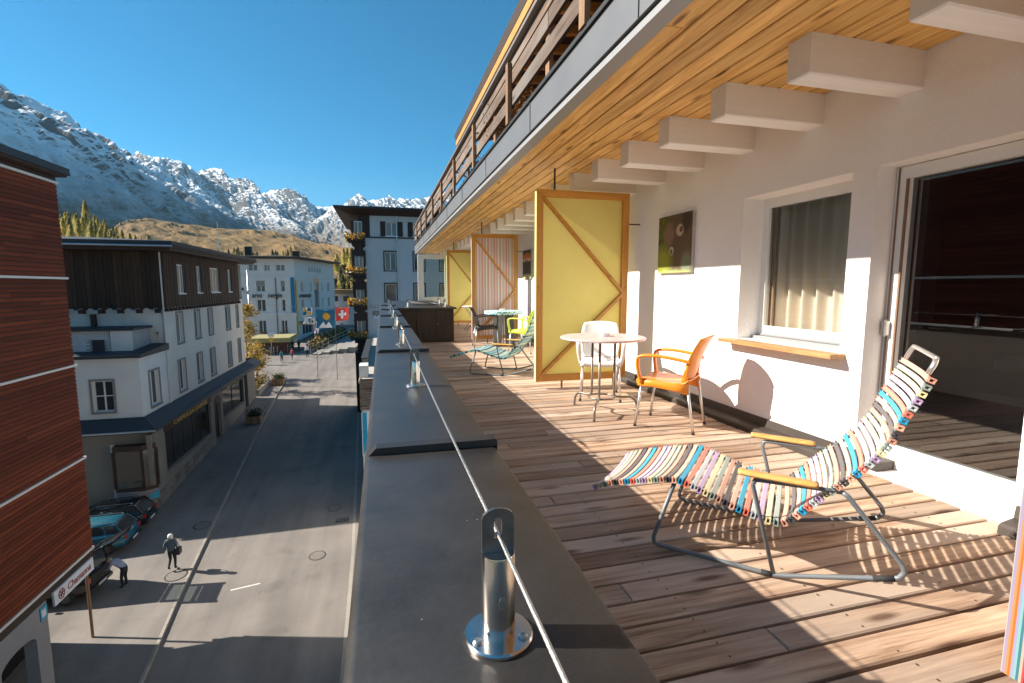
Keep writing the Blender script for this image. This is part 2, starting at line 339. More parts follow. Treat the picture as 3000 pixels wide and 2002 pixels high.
mortar = pm('mortar', (.30,.30,.31), .9)
slate = pm('dark_roofing', (.028,.030,.036), .6, var=.2, vs=2, bump=.2, bs=20)
roof_brown = pm('brown_roofing', (.045,.028,.022), .7, var=.2, vs=2)
zinc = pm('zinc_gutter', (.45,.46,.48), .35, metal=.6, var=.1)
strip_m = pm('pale_metal_strip', (.62,.58,.54), .5, var=.05)
pane = pm('window_pane', (.030,.036,.045), .06, var=.2, vs=.8, spec=.9)
pane_cur = pm('window_pane_curtained', (.20,.19,.175), .18, var=.25, vs=2.5, spec=.7)
frame_grey = pm('window_surround', (.20,.19,.18), .7, var=.1)
frame_white = pm('window_frame_white', (.70,.69,.67), .5, var=.03)
shop_glass = pm('shop_window_glass', (.018,.016,.015), .07, var=.3, vs=2, spec=.8)
gold = pm('gold_letter', (.60,.40,.05), .4, metal=.3, var=.05)
black_letter = pm('dark_letter', (.02,.02,.022), .5)
blue_banner = pm('blue_banner', (.010,.17,.30), .7, var=.05)
yellow_banner = pm('yellow_banner', (.70,.46,.14), .7, var=.05)
flag_blue = pm('flag_blue', (.008,.14,.26), .7, var=.08, vs=3)
flag_red = pm('flag_red', (.62,.06,.05), .7, var=.08, vs=3)
flag_white = pm('flag_white', (.75,.75,.75), .7, var=.04)
flag_sun = pm('flag_sun', (.78,.40,.03), .7, var=.06)
sign_white = pm('sign_white', (.62,.63,.66), .5, var=.04)
sign_red = pm('sign_red', (.26,.03,.03), .5, var=.1)
sign_cyan = pm('sign_cyan', (.02,.28,.42), .5, var=.1)
leaf_y = pm('leaf_yellow', (.42,.24,.03), .7, var=.35, vs=4, fine=25, col2=(.50,.33,.07))
leaf_g = pm('leaf_green', (.07,.10,.022), .7, var=.4, vs=4, fine=25)
leaf_d = pm('leaf_dark', (.035,.05,.016), .7, var=.4, vs=4, fine=25)
leaf_r = pm('leaf_rust', (.20,.085,.025), .7, var=.4, vs=4, fine=25)
larch_y = pm('larch_yellow', (.52,.43,.12), .8, var=.4, vs=.3, fine=3, rnd=.25)
larch_g = pm('conifer_green', (.075,.085,.035), .8, var=.4, vs=.3, fine=3, rnd=.25)
petal = pm('petal_orange', (.72,.24,.02), .6, var=.3, vs=12, fine=40, col2=(.80,.45,.05))
petal_w = pm('petal_white', (.70,.66,.60), .6, var=.1)
bark = pm('bark', (.10,.075,.055), .85, var=.3, vs=8)
curtain_m = pm('curtain_cloth', (.72,.63,.53), .85, var=.05, vs=3, fine=200)
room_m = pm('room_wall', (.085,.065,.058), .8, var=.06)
bed_m = pm('bed_linen', (.34,.27,.27), .85, var=.06)
bed_d = pm('bed_cloth_dark', (.03,.025,.035), .8, var=.1)
pane_clear = glassmat('clear_glass', (.88,.90,.88), 1.6)
pane_screen = glassmat('screen_glass', (.80,.84,.74), 1.45)
for m_, f_ in ((leaf_y,.35),(leaf_g,.3),(leaf_r,.3),(petal,.3),(larch_y,.4),(larch_g,.3)): translucent(m_, f_)
skin_m = pm('skin', (.48,.29,.21), .55, var=.05)

# ------------------------------------------------------------------ facade helpers
def facade(O, A, Nn):
    O, A, Nn = Vector(O), Vector(A).normalized(), Vector(Nn).normalized()
    return lambda a, b, n=0.: tuple(O + A * a + Nn * n + Vector((0, 0, b)))
def wall_face(mb, F, a0, a1, b0, b1, ops, depth=.2, mi=0):
    """flat wall with real rectangular openings and their reveals"""
    As = sorted({a0, a1} | {o[0] for o in ops} | {o[1] for o in ops}); Bs = sorted({b0, b1} | {o[2] for o in ops} | {o[3] for o in ops})
    for i in range(len(As)-1):
        for j in range(len(Bs)-1):
            ca, cb = (As[i]+As[i+1])/2, (Bs[j]+Bs[j+1])/2
            if any(o[0] < ca < o[1] and o[2] < cb < o[3] for o in ops): continue
            mb.quad(F(As[i],Bs[j]), F(As[i+1],Bs[j]), F(As[i+1],Bs[j+1]), F(As[i],Bs[j+1]), mi)
    for p, q, r, s in ops:
        d = -depth
        mb.quad(F(p,r), F(p,r,d), F(p,s,d), F(p,s), mi); mb.quad(F(q,r), F(q,s), F(q,s,d), F(q,r,d), mi)
        mb.quad(F(p,s), F(p,s,d), F(q,s,d), F(q,s), mi); mb.quad(F(p,r), F(q,r), F(q,r,d), F(p,r,d), mi)
def fbox(mb, F, a0, a1, b0, b1, n0, n1, mi=0):
    return mb.add([F(a0,b0,n0),F(a1,b0,n0),F(a1,b0,n1),F(a0,b0,n1),F(a0,b1,n0),F(a1,b1,n0),F(a1,b1,n1),F(a0,b1,n1)],
                  [(0,3,2,1),(4,5,6,7),(0,1,5,4),(1,2,6,5),(2,3,7,6),(3,0,4,7)], mi)
def window(parent, F, a0, a1, b0, b1, depth=.2, cols=2, rows=1, surround=None, sill=True, pm_=None, fm=None, name='window', shutter=0, blind=0., fw=.07):
    fm = fm or frame_white; pm_ = pm_ or pane
    mb = MB(); n0, n1 = -depth+.005, -depth+.055
    fbox(mb, F, a0+.004, a0+fw, b0+.004, b1-.004, n0, n1); fbox(mb, F, a1-fw, a1-.004, b0+.004, b1-.004, n0, n1)
    fbox(mb, F, a0+fw, a1-fw, b0+.004, b0+fw, n0, n1); fbox(mb, F, a0+fw, a1-fw, b1-fw, b1-.004, n0, n1)
    for i in range(1, cols):
        x = a0 + (a1-a0)*i/cols; fbox(mb, F, x-fw*.55, x+fw*.55, b0+fw, b1-fw, n0, n1+.003)
    o = mb.build(name, fm, parent)
    for i in range(cols):
        p, q = a0 + (a1-a0)*i/cols, a0 + (a1-a0)*(i+1)/cols
        for j in range(rows):
            r, s = b0 + (b1-b0)*j/rows, b0 + (b1-b0)*(j+1)/rows
            m2 = MB(); fbox(m2, F, p+fw*.5, q-fw*.5, r+fw*.5, s-fw*.3, -depth-.02, -depth+.025); m2.build('pane', pm_, o)
    if rows > 1:
        m2 = MB()
        for j in range(1, rows): y = b0 + (b1-b0)*j/rows; fbox(m2, F, a0+fw, a1-fw, y-.025, y+.025, n0, n1-.002)
        m2.build('glazing_bar', fm, o)
    if sill:
        m2 = MB(); fbox(m2, F, a0-.1, a1+.1, b0-.09, b0-.004, -.06, .09); m2.build('sill', surround or fm, o)
    if surround:
        m2 = MB(); t = .11
        fbox(m2, F, a0-t, a0, b0, b1+t, .002, .04); fbox(m2, F, a1, a1+t, b0, b1+t, .002, .04); fbox(m2, F, a0, a1, b1, b1+t, .002, .04)
        m2.build('surround', surround, o)
    if blind:
        m2 = MB(); fbox(m2, F, a0+.03, a1-.03, b1-(b1-b0)*blind, b1-.01, -depth+.06, -depth+.085); m2.build('blind', pane_cur, o)
    if shutter:
        for s0 in (a0-shutter-.02, a1+.02):
            m2 = MB(); fbox(m2, F, s0, s0+shutter, b0-.05, b1+.05, .004, .05); m2.build('shutter', dark_wood_z, o)
    return o
def leaves_mb(n, fn, size, seed=0, flat=.0):
    rnd = random.Random(seed); mb = MB()
    for _ in range(n):
        c = Vector(fn(rnd)); s = size * rnd.uniform(.6, 1.35)
        u = Vector((rnd.gauss(0,1), rnd.gauss(0,1), rnd.gauss(0,1)*(1-flat))).normalized()
        v = u.orthogonal().normalized(); v = Matrix.Rotation(rnd.uniform(0, 6.3), 3, u) @ v
        wv = u.cross(v); mb.add([c - v*s, c - wv*s*.55, c + v*s, c + wv*s*.55], [(0,1,2,3)])
    return mb

# ================================================================== GROUND, STREET
def st(x, y, dz=0.): return (x, y, street_z(y) + dz)
mb = MB()
mb.grid(lambda u, v: ((u-.5)*16000, -3000 + v*14000, -16.5 - .0 * u), 8, 8)
g = mb.build('ground', pm('valley_grass', (.10,.085,.04), .9, var=.3, vs=.01, fine=.3)); struct(g)
mb = MB()
mb.grid(lambda u, v: st(-60 + u*70, -40 + v*150), 4, 6)
road = struct(mb.build('street', asphalt))
KERB = [(-7.6,-6),(-8.15,12),(-8.4,18.24),(-8.82,22.4),(-9.15,26.8),(-9.76,35.5),(-10.5,46),(-11.15,56.5),(-11.25,61)]
def kx(y):
    for (a, b), (c, d) in zip(KERB, KERB[1:]):
        if b <= y <= d: return a + (c-a)*(y-b)/(d-b)
    return KERB[-1][0]
mb = MB(); ys = [p[1] for p in KERB]
for y0, y1 in zip(ys, ys[1:]):
    mb.add([st(kx(y0)-.12,y0,.10), st(kx(y1)-.12,y1,.10), st(-60,y1,.10), st(-60,y0,.10)], [(0,1,2,3)])
y1 = ys[-1]
mb.add([st(kx(y1)-.12,y1,.10), st(kx(y1)-.12,y1,-.05), st(-60,y1,-.05), st(-60,y1,.10)], [(0,1,2,3)])
side = struct(mb.build('pavement', asphalt))
kb = struct(bpy.data.objects.new('kerb', None)); COL.objects.link(kb)
y = 2.
while y < 60.8:
    y1 = min(y + .985, 60.9); m2 = MB()
    a, b = kx(y), kx(y1)
    m2.add([st(a-.12,y,-.1), st(a,y,-.1), st(b,y1,-.1), st(b-.12,y1,-.1), st(a-.12,y,.112), st(a-.012,y,.112), st(b-.012,y1,.112), st(b-.12,y1,.112)],
           [(4,5,6,7),(0,1,5,4),(1,2,6,5),(2,3,7,6),(3,0,4,7)])
    m2.build('kerb_stone', kerb_stone, kb); y += 1.0
# narrow channel of setts along the kerb and a gutter along the right side
mb = MB()
for (a, b), (c, d) in zip([(-1.55,-6),(-1.72,24.4),(-2.45,48),(-3.2,70)], [(-1.72,24.4),(-2.45,48),(-3.2,70),(-3.2,71)]):
    mb.add([st(a-.16,b,.005), st(a+.0,b,.005), st(c,d,.005), st(c-.16,d,.005)], [(0,1,2,3)])
struct(mb.build('gutter', kerb_stone))
def manhole(x, y, r, label):
    t = thing('manhole_cover', label, 'manhole cover', st(x, y, .004), 0, 'round iron covers in the street')
    t.rotation_euler = (math.atan(.06), 0, 0)
    z = .10 if x < kx(y) else 0.
    m2 = MB(); m2.lathe([(r, z), (r, z+.006), (r*.93, z+.008), (r*.93, z+.002)], 28); m2.build('ring', iron, t, world=False)
    m2 = MB(); m2.lathe([(r*.87, z), (r*.87, z+.007)], 24)
    for i in range(-3, 4):
        h = math.sqrt(max(0, (r*.8)**2 - (i*r*.23)**2)); m2.box(-h, h, i*r*.23-.018, i*r*.23+.018, z+.0071, z+.012)
    m2.build('lid', asphalt, t, world=False)
manhole(-9.87, 28.77, .42, 'round manhole lid in dark shade just left of the kerb line')
manhole(-9.56, 24.35, .46, 'round manhole lid at the walking person\'s feet')
manhole(-3.5, 24.6, .40, 'round manhole lid in the sunlit road right of the walking person')
manhole(-3.1, 29.3, .40, 'round manhole lid in shade at the right side of the road')
def grate(x, y, label):
    t = thing('drain_grate', label, 'drain grate', st(x, y, .004)); m2 = MB(); m2.box(-.3,.3,-.02,.02,0,.012)
    m2 = MB(); m2.box(-.34,.34,-.24,-.2,0,.01); m2.box(-.34,.34,.2,.24,0,.01); m2.box(-.34,-.3,-.2,.2,0,.01); m2.box(.3,.34,-.2,.2,0,.01); m2.build('frame', iron, t, world=False)
    m2 = MB()
    for i in range(7): m2.box(-.28+i*.09, -.23+i*.09, -.2, .2, 0, .008)
    m2.build('bar', iron, t, world=False)
grate(-2.55, 27.8, 'small dark drain grate in shade beside the right-hand gutter')
grate(-4.1, 54.7, 'small dark drain grate on the sunlit far road')
m2 = MB(); m2.add([st(-6.9,22.75,.004), st(-5.75,22.95,.004), st(-5.75,23.03,.004), st(-6.9,22.83,.004)], [(0,1,2,3)])
tag(m2.build('road_mark', white_line), 'short worn white paint dash on the sunlit road', 'road marking')

# ================================================================== RED HOUSE (left foreground)
XR, YR1, YR0 = -11.0, 21.2, 9.0
red = thing('red_house', 'tall house clad in red-brown horizontal boards at left edge', 'house', (XR-3, 15, street_z(15)))
mb = MB(); mb.box(-23, XR-.03, YR0, YR1-.02, -8.55, 5.0); core = mb.build('core_wall', black_m, red)
levels = [(-8.55, -5.12), (-5.02, -1.62), (-1.52, 1.55), (1.65, 4.88)]
plank_me = {}
for z0, z1 in levels:
    n = max(1, round((z1-z0)/.148)); h = (z1-z0)/n
    for i in range(n):
        zz = z0 + i*h
        js = [YR0, YR1] if random.random() < .35 else [YR0, random.choice([14.2, 16.6, 18.4, 19.7]), YR1]
        for a, b in zip(js, js[1:]):
            m2 = MB(); m2.add([(XR-.028,a+.003,zz),(XR+.006,a+.003,zz+.008),(XR+.006,b-.003,zz+.008),(XR-.028,b-.003,zz),(XR-.03,a+.003,zz+h-.024),(XR-.012,a+.003,zz+h-.026),(XR-.012,b-.003,zz+h-.026),(XR-.03,b-.003,zz+h-.024)],
                              [(0,1,2,3),(4,7,6,5),(1,5,6,2),(0,4,5,1),(3,2,6,7)])
            m2.build('cladding_board', red_wood, core)
for z in (-5.12, -1.62, 1.55, 4.88):
    m2 = MB(); m2.box(XR-.03, XR+.05, YR0, YR1+.06, z+.008, z+.085); m2.build('metal_strip', strip_m, red)
m2 = MB(); m2.box(-23, XR-.012, YR0, YR1, 4.975, 5.12); m2.build('wall_head', dark_wood, red)
m2 = MB(); m2.add([(-24,7,5.14),(-10.72,7,5.14),(-10.72,21.3,5.14),(-24,21.3,5.14),(-24,7,5.5),(-10.70,7,5.46),(-10.70,21.34,5.46),(-24,21.34,5.5)],
                  [(0,3,2,1),(4,5,6,7),(0,1,5,4),(1,2,6,5),(2,3,7,6),(3,0,4,7)]); m2.build('roof', roof_brown, red)
m2 = MB(); m2.box(-10.697, -10.62, 7, 21.3, 5.2, 5.44); m2.build('gutter', slate, red)
# ground floor: beam, grey arcade wall with an arched opening, recessed dark entrance, corner post
m2 = MB(); m2.box(-11.6, XR-.02, YR0, YR1-.05, -8.95, -8.56); m2.build('beam', dark_wood, red)
m2 = MB(); m2.box(-11.05, XR+.03, YR0, YR1, -8.66, -8.575); m2.build('metal_strip', strip_m, red)
m2 = MB()
zb = -12.9
arch = [(16.3, zb), (16.3, -9.95)] + [(16.3 + 1.5*(1-math.cos(t))/2 , -9.95 + .27*math.sin(t)) for t in [R(a) for a in range(20, 180, 20)]] + [(17.8, -9.95), (17.8, zb)]
outer = [(18.4, zb), (18.4, -8.96), (11.0, -8.96), (11.0, zb), (13.2, zb), (13.2, -9.7), (15.6, -9.7), (15.6, zb)]
poly = [(16.3, zb)] + arch[1:] + outer
m2.prism(poly, lambda a, b, t: (t, a, b), -11.35, XR); m2.build('arcade_wall', pm('arcade_render', (.25,.235,.24), .9, var=.12, vs=1.2, bump=.3, bs=25), red)
m2 = MB(); m2.box(-13.2, -13.0, 11, YR1-.1, zb, -8.96); m2.build('shop_front', shop_glass, red)
m2 = MB(); m2.tube([(-11.18, 20.95, -13), (-11.12, 20.85, -8.96)], .05, 10); m2.build('corner_post', post_wood, red, 'auto')
m2 = MB(); m2.box(-12.3, -12.28, 16.2, 17.8, zb, -9.6); m2.build('curtain', curtain_m, red)
sg = thing('shop_sign', 'long white sign with dark red script and round emblem under red cladding', 'sign', (XR+.02, 18.73, -9.42))
m2 = MB(); m2.box(XR-.02, XR+.045, 18.73, 21.02, -9.42, -8.93); m2.build('board', sign_white, sg)
tm = text_mb('Chamanna', .36, .004, shear=.15, bold=.004); xf(tm, lambda x, y, z: (XR+.05+z, 19.42 + x*.92, -9.29 + y)); tm.build('lettering', sign_red, sg)
m2 = MB()
m2.tube([(XR+.05, 19.1+.15*math.cos(a), -9.175+.17*math.sin(a)) for a in [i*math.pi/10 for i in range(20)]], .016, 6, True)
for a, l in ((.3,.12),(1.2,.13),(2.2,.13),(3.4,.11),(4.4,.13),(5.5,.12)): m2.bar((XR+.05, 19.1, -9.175), (XR+.05, 19.1+l*math.cos(a), -9.175+l*math.sin(a)), .02, .035, (1,0,0))
m2.build('emblem', sign_red, sg)
t = thing('parking_plate', 'small pale blue plate on the grey corner pillar', 'sign', (XR+.02, 18.3, -9.2)); m2 = MB(); m2.box(XR+.004, XR+.03, 18.05, 18.38, -9.5, -9.05); m2.build('plate', sign_cyan, t)
m2 = MB(); m2.box(XR+.031, XR+.034, 18.1, 18.3, -9.4, -9.15); m2.build('field', sign_white, t)

# ================================================================== BROWN AND WHITE HOUSE
XB = -13.2
bh = thing('timber_house', 'white house with dark brown timber top storey along the street', 'house', (XB-2.5, 43, street_z(43)))
FS = facade((XB, 0, 0), (0,1,0), (1,0,0))                    # street side: a = y
FF = facade((0, 34.8, 0), (1,0,0), (0,-1,0))                 # front: a = x
wins_u = [(37.42,38.44),(40.86,41.71),(43.9,45.92),(48.49,49.29)]
wins_m = [(36.72,37.7),(39.95,40.92),(42.75,43.74),(47.17,48.35),(50.3,50.98)]
wins_l = [(36.46,37.6),(39.82,40.86),(42.68,43.76),(47.12,48.19),(50.3,51.1)]
mb = MB(); ops = [(a,b,-2.46,-.45) for a, b in wins_m] + [(a,b,-5.68,-3.6) for a, b in wins_l]
wall_face(mb, FS, 34.8, 52.6, -6.6, .1, ops, .22)
wall_face(mb, FF, -24, XB, -6.6, .1, [], .2)
mb.box(-24, XB-.4, 35.2, 52.4, -6.5, 3.5); mb.quad((XB,52.6,-6.6),(-24,52.6,-6.6),(-24,52.6,3.4),(XB,52.6,3.4))
mb.build('wall', render_c, bh)
for i, (a, b) in enumerate(wins_m): window(bh, FS, a, b, -2.46, -.45, .22, cols=1 if i in (0,4) else 2, surround=frame_grey, pm_=pane_cur if i == 0 else pane, sill=True)
for i, (a, b) in enumerate(wins_l): window(bh, FS, a, b, -5.68, -3.6, .22, cols=2, surround=frame_grey)
# timber storey, board by board
mb = MB(); ops = [(a,b,.86,2.78) for a, b in wins_u]
wall_face(mb, FS, 34.85, 51.6, 0.03, 3.45, ops, .12)
wall_face(mb, FF, -24, XB+.0, 0.03, 3.45, [], .1)
tim = mb.build('timber_storey', dark_wood_z, bh)
a = 34.86; k = 0
while a < 51.5:
    wdt = .27; z0 = -.12 if k % 2 else -.02
    cut = [(.86,2.78) for p, q in wins_u if a + wdt > p - .02 and a < q + .02]
    segs = [(z0, 3.42)] if not cut else [(z0, .80), (2.84, 3.42)]
    for s0, s1 in segs:
        m2 = MB(); fbox(m2, FS, a, a + wdt - .018, s0, s1, .004, .035 + .012*(k % 2)); m2.build('board', brown_wood, tim)
    a += wdt; k += 1
a = -20.; k = 0
while a < XB + .02:
    m2 = MB(); fbox(m2, FF, a, a + .225, (-.10 if k % 2 else -.02), 3.42, .004, .035 + .012*(k % 2)); m2.build('board', brown_wood, tim); a += .243; k += 1
for i, (p, q) in enumerate(wins_u): window(bh, FS, p, q, .86, 2.78, .10, cols=2 if i != 2 else 3, pm_=pane_cur, sill=True)
for i in range(8):
    m2 = MB(); x = -13.4 - i*.98; m2.box(x-.11, x+.11, 34.42, 34.8, -.32, -.06); m2.build('joist_end', dark_wood_z, bh)
for i in range(26):
    m2 = MB(); yy = 35.0 + i*.64; m2.box(XB, XB+.26, yy-.08, yy+.08, -.26, -.06); m2.build('joist_end', dark_wood_z, bh)
m2 = MB()                                                    # shallow roof with dark eaves
m2.add([(-25,33.6,3.62),(-12.05,33.6,3.62),(-12.05,53.8,3.62),(-25,53.8,3.62),(-25,33.55,4.0),(-12.0,33.55,4.0),(-12.0,53.85,4.0),(-25,53.85,4.0),(-19,38,4.5),(-19,49,4.5)],
       [(0,3,2,1),(0,1,5,4),(1,2,6,5),(2,3,7,6),(3,0,4,7),(4,5,8),(5,6,9,8),(6,7,9),(7,4,8,9)])
m2.build('roof', slate, bh)
m2 = MB(); m2.box(-25, -12.2, 33.75, 35.0, 3.45, 3.618); m2.box(-13.3, -12.2, 35.0, 53.6, 3.45, 3.618); m2.build('eaves_lining', dark_wood, bh)
m2 = MB(); m2.tube([(-25, 33.5, 3.72), (-11.98, 33.5, 3.7)], .06, 8); m2.build('gutter', zinc, bh)
m2 = MB(); m2.tube([(-11.95, 33.6, 3.72), (-11.95, 53.8, 3.7)], .05, 8); m2.build('gutter', roof_brown, bh)
m2 = MB(); m2.tube([(XB+.06, 34.72, 3.4), (XB+.06, 34.72, -6.2)], .045, 8); m2.build('downpipe', render_c, bh)
m2 = MB(); m2.box(-16.95, -16.7, 34.6, 34.78, -1.3, -.35); m2.build('lamp_box', dark_wood, bh)
m2 = MB(); m2.box(-13.62, -13.5, 34.65, 34.78, -1.62, -1.5); m2.tube([(-13.56,34.7,-1.6),(-13.56,34.7,-1.85)], .02, 6); m2.build('vent', frame_grey, bh)
# lower annex in front
FA = facade((0, 31.2, 0), (1,0,0), (0,-1,0))
mb = MB(); wall_face(mb, FA, -24, XB, -6.7, -2.6, [(-15.52,-14.54,-5.6,-3.86)], .25)
wall_face(mb, FS, 31.2, 34.8, -6.7, -2.6, [(32.24,33.5,-5.68,-3.63)], .22)
mb.build('annex_wall', render_w, bh)
window(bh, FA, -15.52, -14.54, -5.6, -3.86, .25, cols=2, rows=2, surround=frame_grey, pm_=pane)
window(bh, FS, 32.24, 33.5, -5.68, -3.63, .22, cols=2, surround=frame_grey, pm_=pane)
m2 = MB(); m2.add([(-24,31.0,-2.62),(XB+.18,31.0,-2.62),(XB+.18,34.79,-2.62),(-24,34.79,-2.62),(-24,31.0,-2.45),(XB+.18,31.0,-2.45),(XB+.18,34.79,-2.2),(-24,34.79,-2.2)],
                  [(0,3,2,1),(4,5,6,7),(0,1,5,4),(1,2,6,5),(3,0,4,7)]); m2.build('annex_roof', slate, bh)
# white brick box on the annex roof
FBk = facade((0, 32.5, 0), (1,0,0), (0,-1,0))
mb = MB(); mb.box(-20, -15.06, 32.54, 34.78, -2.44, -1.2); mb.box(-15.0, -13.98, 32.44, 34.78, -2.42, -1.2); bx = mb.build('roof_box', mortar, bh)
for r in range(12):
    zz = -2.38 + r*.098; x = -17.4 - (.13 if r % 2 else 0)
    while x < -15.08:
        x1 = min(x + .25, -15.075)
        if not (x1 > -15.98 and x < -15.33 and zz < -1.72):
            m2 = MB(); m2.box(max(x,-17.4), x1, 32.505, 32.537, zz, zz+.085); m2.build('brick', brick_m, bx)
        x += .262
m2 = MB(); m2.box(-15.95, -15.37, 32.5, 32.53, -2.42, -1.7); m2.build('hatch', pane, bx)
m2 = MB(); m2.box(-15.0, -13.95, 32.40, 32.436, -2.42, -1.2); m2.build('board_side', render_w, bx)
m2 = MB(); m2.box(-20, -13.82, 32.3, 34.78, -1.2, -1.08); m2.build('box_roof', slate, bh)
# canopy over the shops
m2 = MB()
m2.add([(-24,30.35,-6.72),(-12.35,30.35,-6.72),(-12.35,54.9,-6.72),(-24,54.9,-6.72),(-24,30.35,-6.58),(-12.35,30.35,-6.58),(-12.35,54.9,-6.4),(-13.15,54.9,-5.98),(-13.15,31.15,-5.98),(-24,31.15,-5.98)],
       [(0,3,2,1),(0,1,5,4),(1,2,6,5),(4,5,8,9),(5,6,7,8),(2,3,7,6)]); m2.build('canopy', slate, bh)
m2 = MB(); m2.tube([(-17.6,30.3,-6.6),(-12.32,30.3,-6.62)], .05, 8); m2.build('gutter', zinc, bh)
FG = facade((XB+.25, 0, 0), (0,1,0), (1,0,0)); FGf = facade((0, 31.0, 0), (1,0,0), (0,-1,0))
shops = [(33.0,41.1,-9.85,-7.45),(44.0,50.25,-9.5,-7.25)]
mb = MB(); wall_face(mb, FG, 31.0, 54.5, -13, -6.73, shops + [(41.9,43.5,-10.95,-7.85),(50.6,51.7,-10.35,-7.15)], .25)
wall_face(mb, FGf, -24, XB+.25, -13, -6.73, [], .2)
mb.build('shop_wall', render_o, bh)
for i, (p, q, r, s) in enumerate(shops):
    window(bh, FG, p, q, r, s, .2, cols=5 if i == 0 else 2, pm_=shop_glass, fm=dark_wood, sill=False, name='shop_window')
    m2 = MB(); fbox(m2, FG, p-.1, q+.1, s+.02, s+.42, .004, .06); m2.build('fascia_board', dark_wood, bh)
    m2 = MB(); fbox(m2, FG, p-.1, q+.1, r-.1, r-.02, .004, .10); m2.build('ledge', frame_grey, bh)
for i in range(14):
    p = 33.3 + i*.55; m2 = MB(); fbox(m2, FG, p, p+.2, -9.7, -7.6, -.42, -.38); m2.build('curtain_strip', curtain_m, bh)
m2 = MB(); fbox(m2, FG, 41.9, 43.5, -11, -7.85, -.3, -.24); m2.build('door', dark_wood_z, bh)
m2 = MB(); fbox(m2, FG, 50.6, 51.7, -10.4, -7.15, -.3, -.24); m2.build('door', dark_wood_z, bh)
m2 = MB(); m2.prism([(42.7-.8*math.cos(t), -7.86+.0+.55*math.sin(t)) for t in [math.pi*i/10 for i in range(11)]], lambda a, b, n: FG(a,b,n), .004, .03); m2.build('arch_panel', dark_wood_z, bh)
tm = text_mb('CARMULLIA LOUNGE', .5, .01); xf(tm, lambda x, y, z: FG(34.2 + x*1.25, -7.33 + y*.8, .07+z)); tm.build('lettering', gold, bh)
tm = text_mb('BIJOUTERIE', .4, .01); xf(tm, lambda x, y, z: FG(45.0 + x*1.3, -7.13 + y*.8, .07+z)); tm.build('lettering', gold, bh)
# stone plinth of the shop wall, block by block
rnd = random.Random(3)
for r in range(2):
    yy = 31.1 + (.35 if r else 0)
    while yy < 41.5:
        l = rnd.uniform(.55, .95); zz = street_z(yy) + .12 + r*.42
        m2 = MB(); fbox(m2, FG, yy, yy+l-.03, zz, zz+.39, .004, .05+rnd.uniform(0,.02)); m2.build('stone', pm('plinth_stone', (.17,.155,.14), .85, var=.15, rnd=.25) if 'plinth_stone' not in MAT else MAT['plinth_stone'], bh); yy += l
# corner oriel window over a rounded bowl
ori = MB()
pl = [(-14.55,30.95),(-14.55,30.55),(-13.15,30.45),(-12.62,30.85),(-12.62,30.95)]
for z0, z1, s in ((-10.05,-9.85,1.0),(-7.75,-7.45,1.0)):
    ori.loft([[(x, y, z0) for x, y in pl], [(x, y, z1) for x, y in pl]])
for x, y in pl[:-1]: ori.box(x-.05, x+.05, y-.05, y+.05, -9.85, -7.75)
oo = ori.build('oriel', dark_wood_z, bh)
m2 = MB(); m2.loft([[(x*.995-.07*.1, y+.03, -9.85) for x, y in pl], [(x*.995-.007, y+.03, -7.75) for x, y in pl]]); m2.build('pane', shop_glass, oo)
m2 = MB(); rings = []
for i in range(7):
    t = i/6; k = math.cos(t*1.35); rings.append([(-13.6 + (x+13.6)*k, 30.97 + (y-30.97)*k, -10.05 - 1.1*math.sin(t*1.35)) for x, y in pl])
m2.loft(rings); m2.build('bowl', pm('bowl_render', (.22,.19,.185), .85, var=.06), oo, True)
m2 = MB(); m2.box(-14.75,-14.58,30.8,31.0,-11.6,-7.4); m2.build('pilaster', render_g, bh)
m2 = MB(); m2.box(-12.95,-12.72,30.62,31.0,-9.8,-6.9); m2.box(-12.948,-12.7,31.0,31.9,-9.8,-6.9); m2.build('pilaster', render_o, bh)
t = thing('street_plate', 'small bright blue plate under the corner oriel', 'sign', (-12.75, 30.6, -10.5)); m2 = MB(); m2.add([(-13.0,30.6,-10.62),(-12.62,30.86,-10.62),(-12.62,30.86,-10.15),(-13.0,30.6,-10.15),(-13.0,30.64,-10.62),(-12.62,30.9,-10.62),(-12.62,30.9,-10.15),(-13.0,30.64,-10.15)],[(0,1,2,3),(7,6,5,4),(0,4,5,1),(1,5,6,2),(2,6,7,3),(3,7,4,0)]); m2.build('plate', sign_cyan, t)

# ================================================================== FAR WHITE HOUSE (two lettered faces)
EA = R(8.9); EC = Vector((-14.35, 90, 0))
eh = thing('corner_house', 'far white four-storey house with dark lettering on both faces', 'house', (EC.x-4, EC.y+8, -9))
FL = facade(EC, (-math.cos(EA), math.sin(EA), 0), (-math.sin(EA), -math.cos(EA), 0))
FRt = facade(EC, (math.sin(EA), math.cos(EA), 0), (math.cos(EA), -math.sin(EA), 0))
opL = [(1.5,2.96,3.91,5.04),(3.91,4.86,3.91,5.04),(5.9,7.4,3.91,5.04),(1.62,2.3,.42,2.29),(4.85,6.27,.42,2.29),(1.67,2.3,-2.92,-.84),(4.9,6.32,-2.92,-.84),(1.5,2.56,-6.75,-4.4),(4.97,6.24,-6.75,-4.4)]
opR = [(7.9+i*1.75, 8.9+i*1.75, 3.98, 4.95) for i in range(5)]
for r, s in ((.3,2.15),(-2.9,-.95)): opR += [(2.95,4.6,r,s),(8.5,9.3,r,s),(15.95,16.8,r,s),(20.2,21.9,r,s)]
opR += [(11.1,14.2,-2.9,2.2),(3,9,-7.3,-5.2)]
mb = MB(); wall_face(mb, FL, 0, 14, -9.5, 5.95, opL, .25)
wall_face(mb, FRt, 0, 26.2, -9.5, 6.2, opR, .25)
c0, c1, c2, c3 = FL(0,0), FL(14,0), None, FRt(26.2,0)
mb.quad(FL(14,-9.5), FL(14,5.95), FRt(26.2,6.2), FRt(26.2,-9.5))
mb.build('wall', render_w, eh)
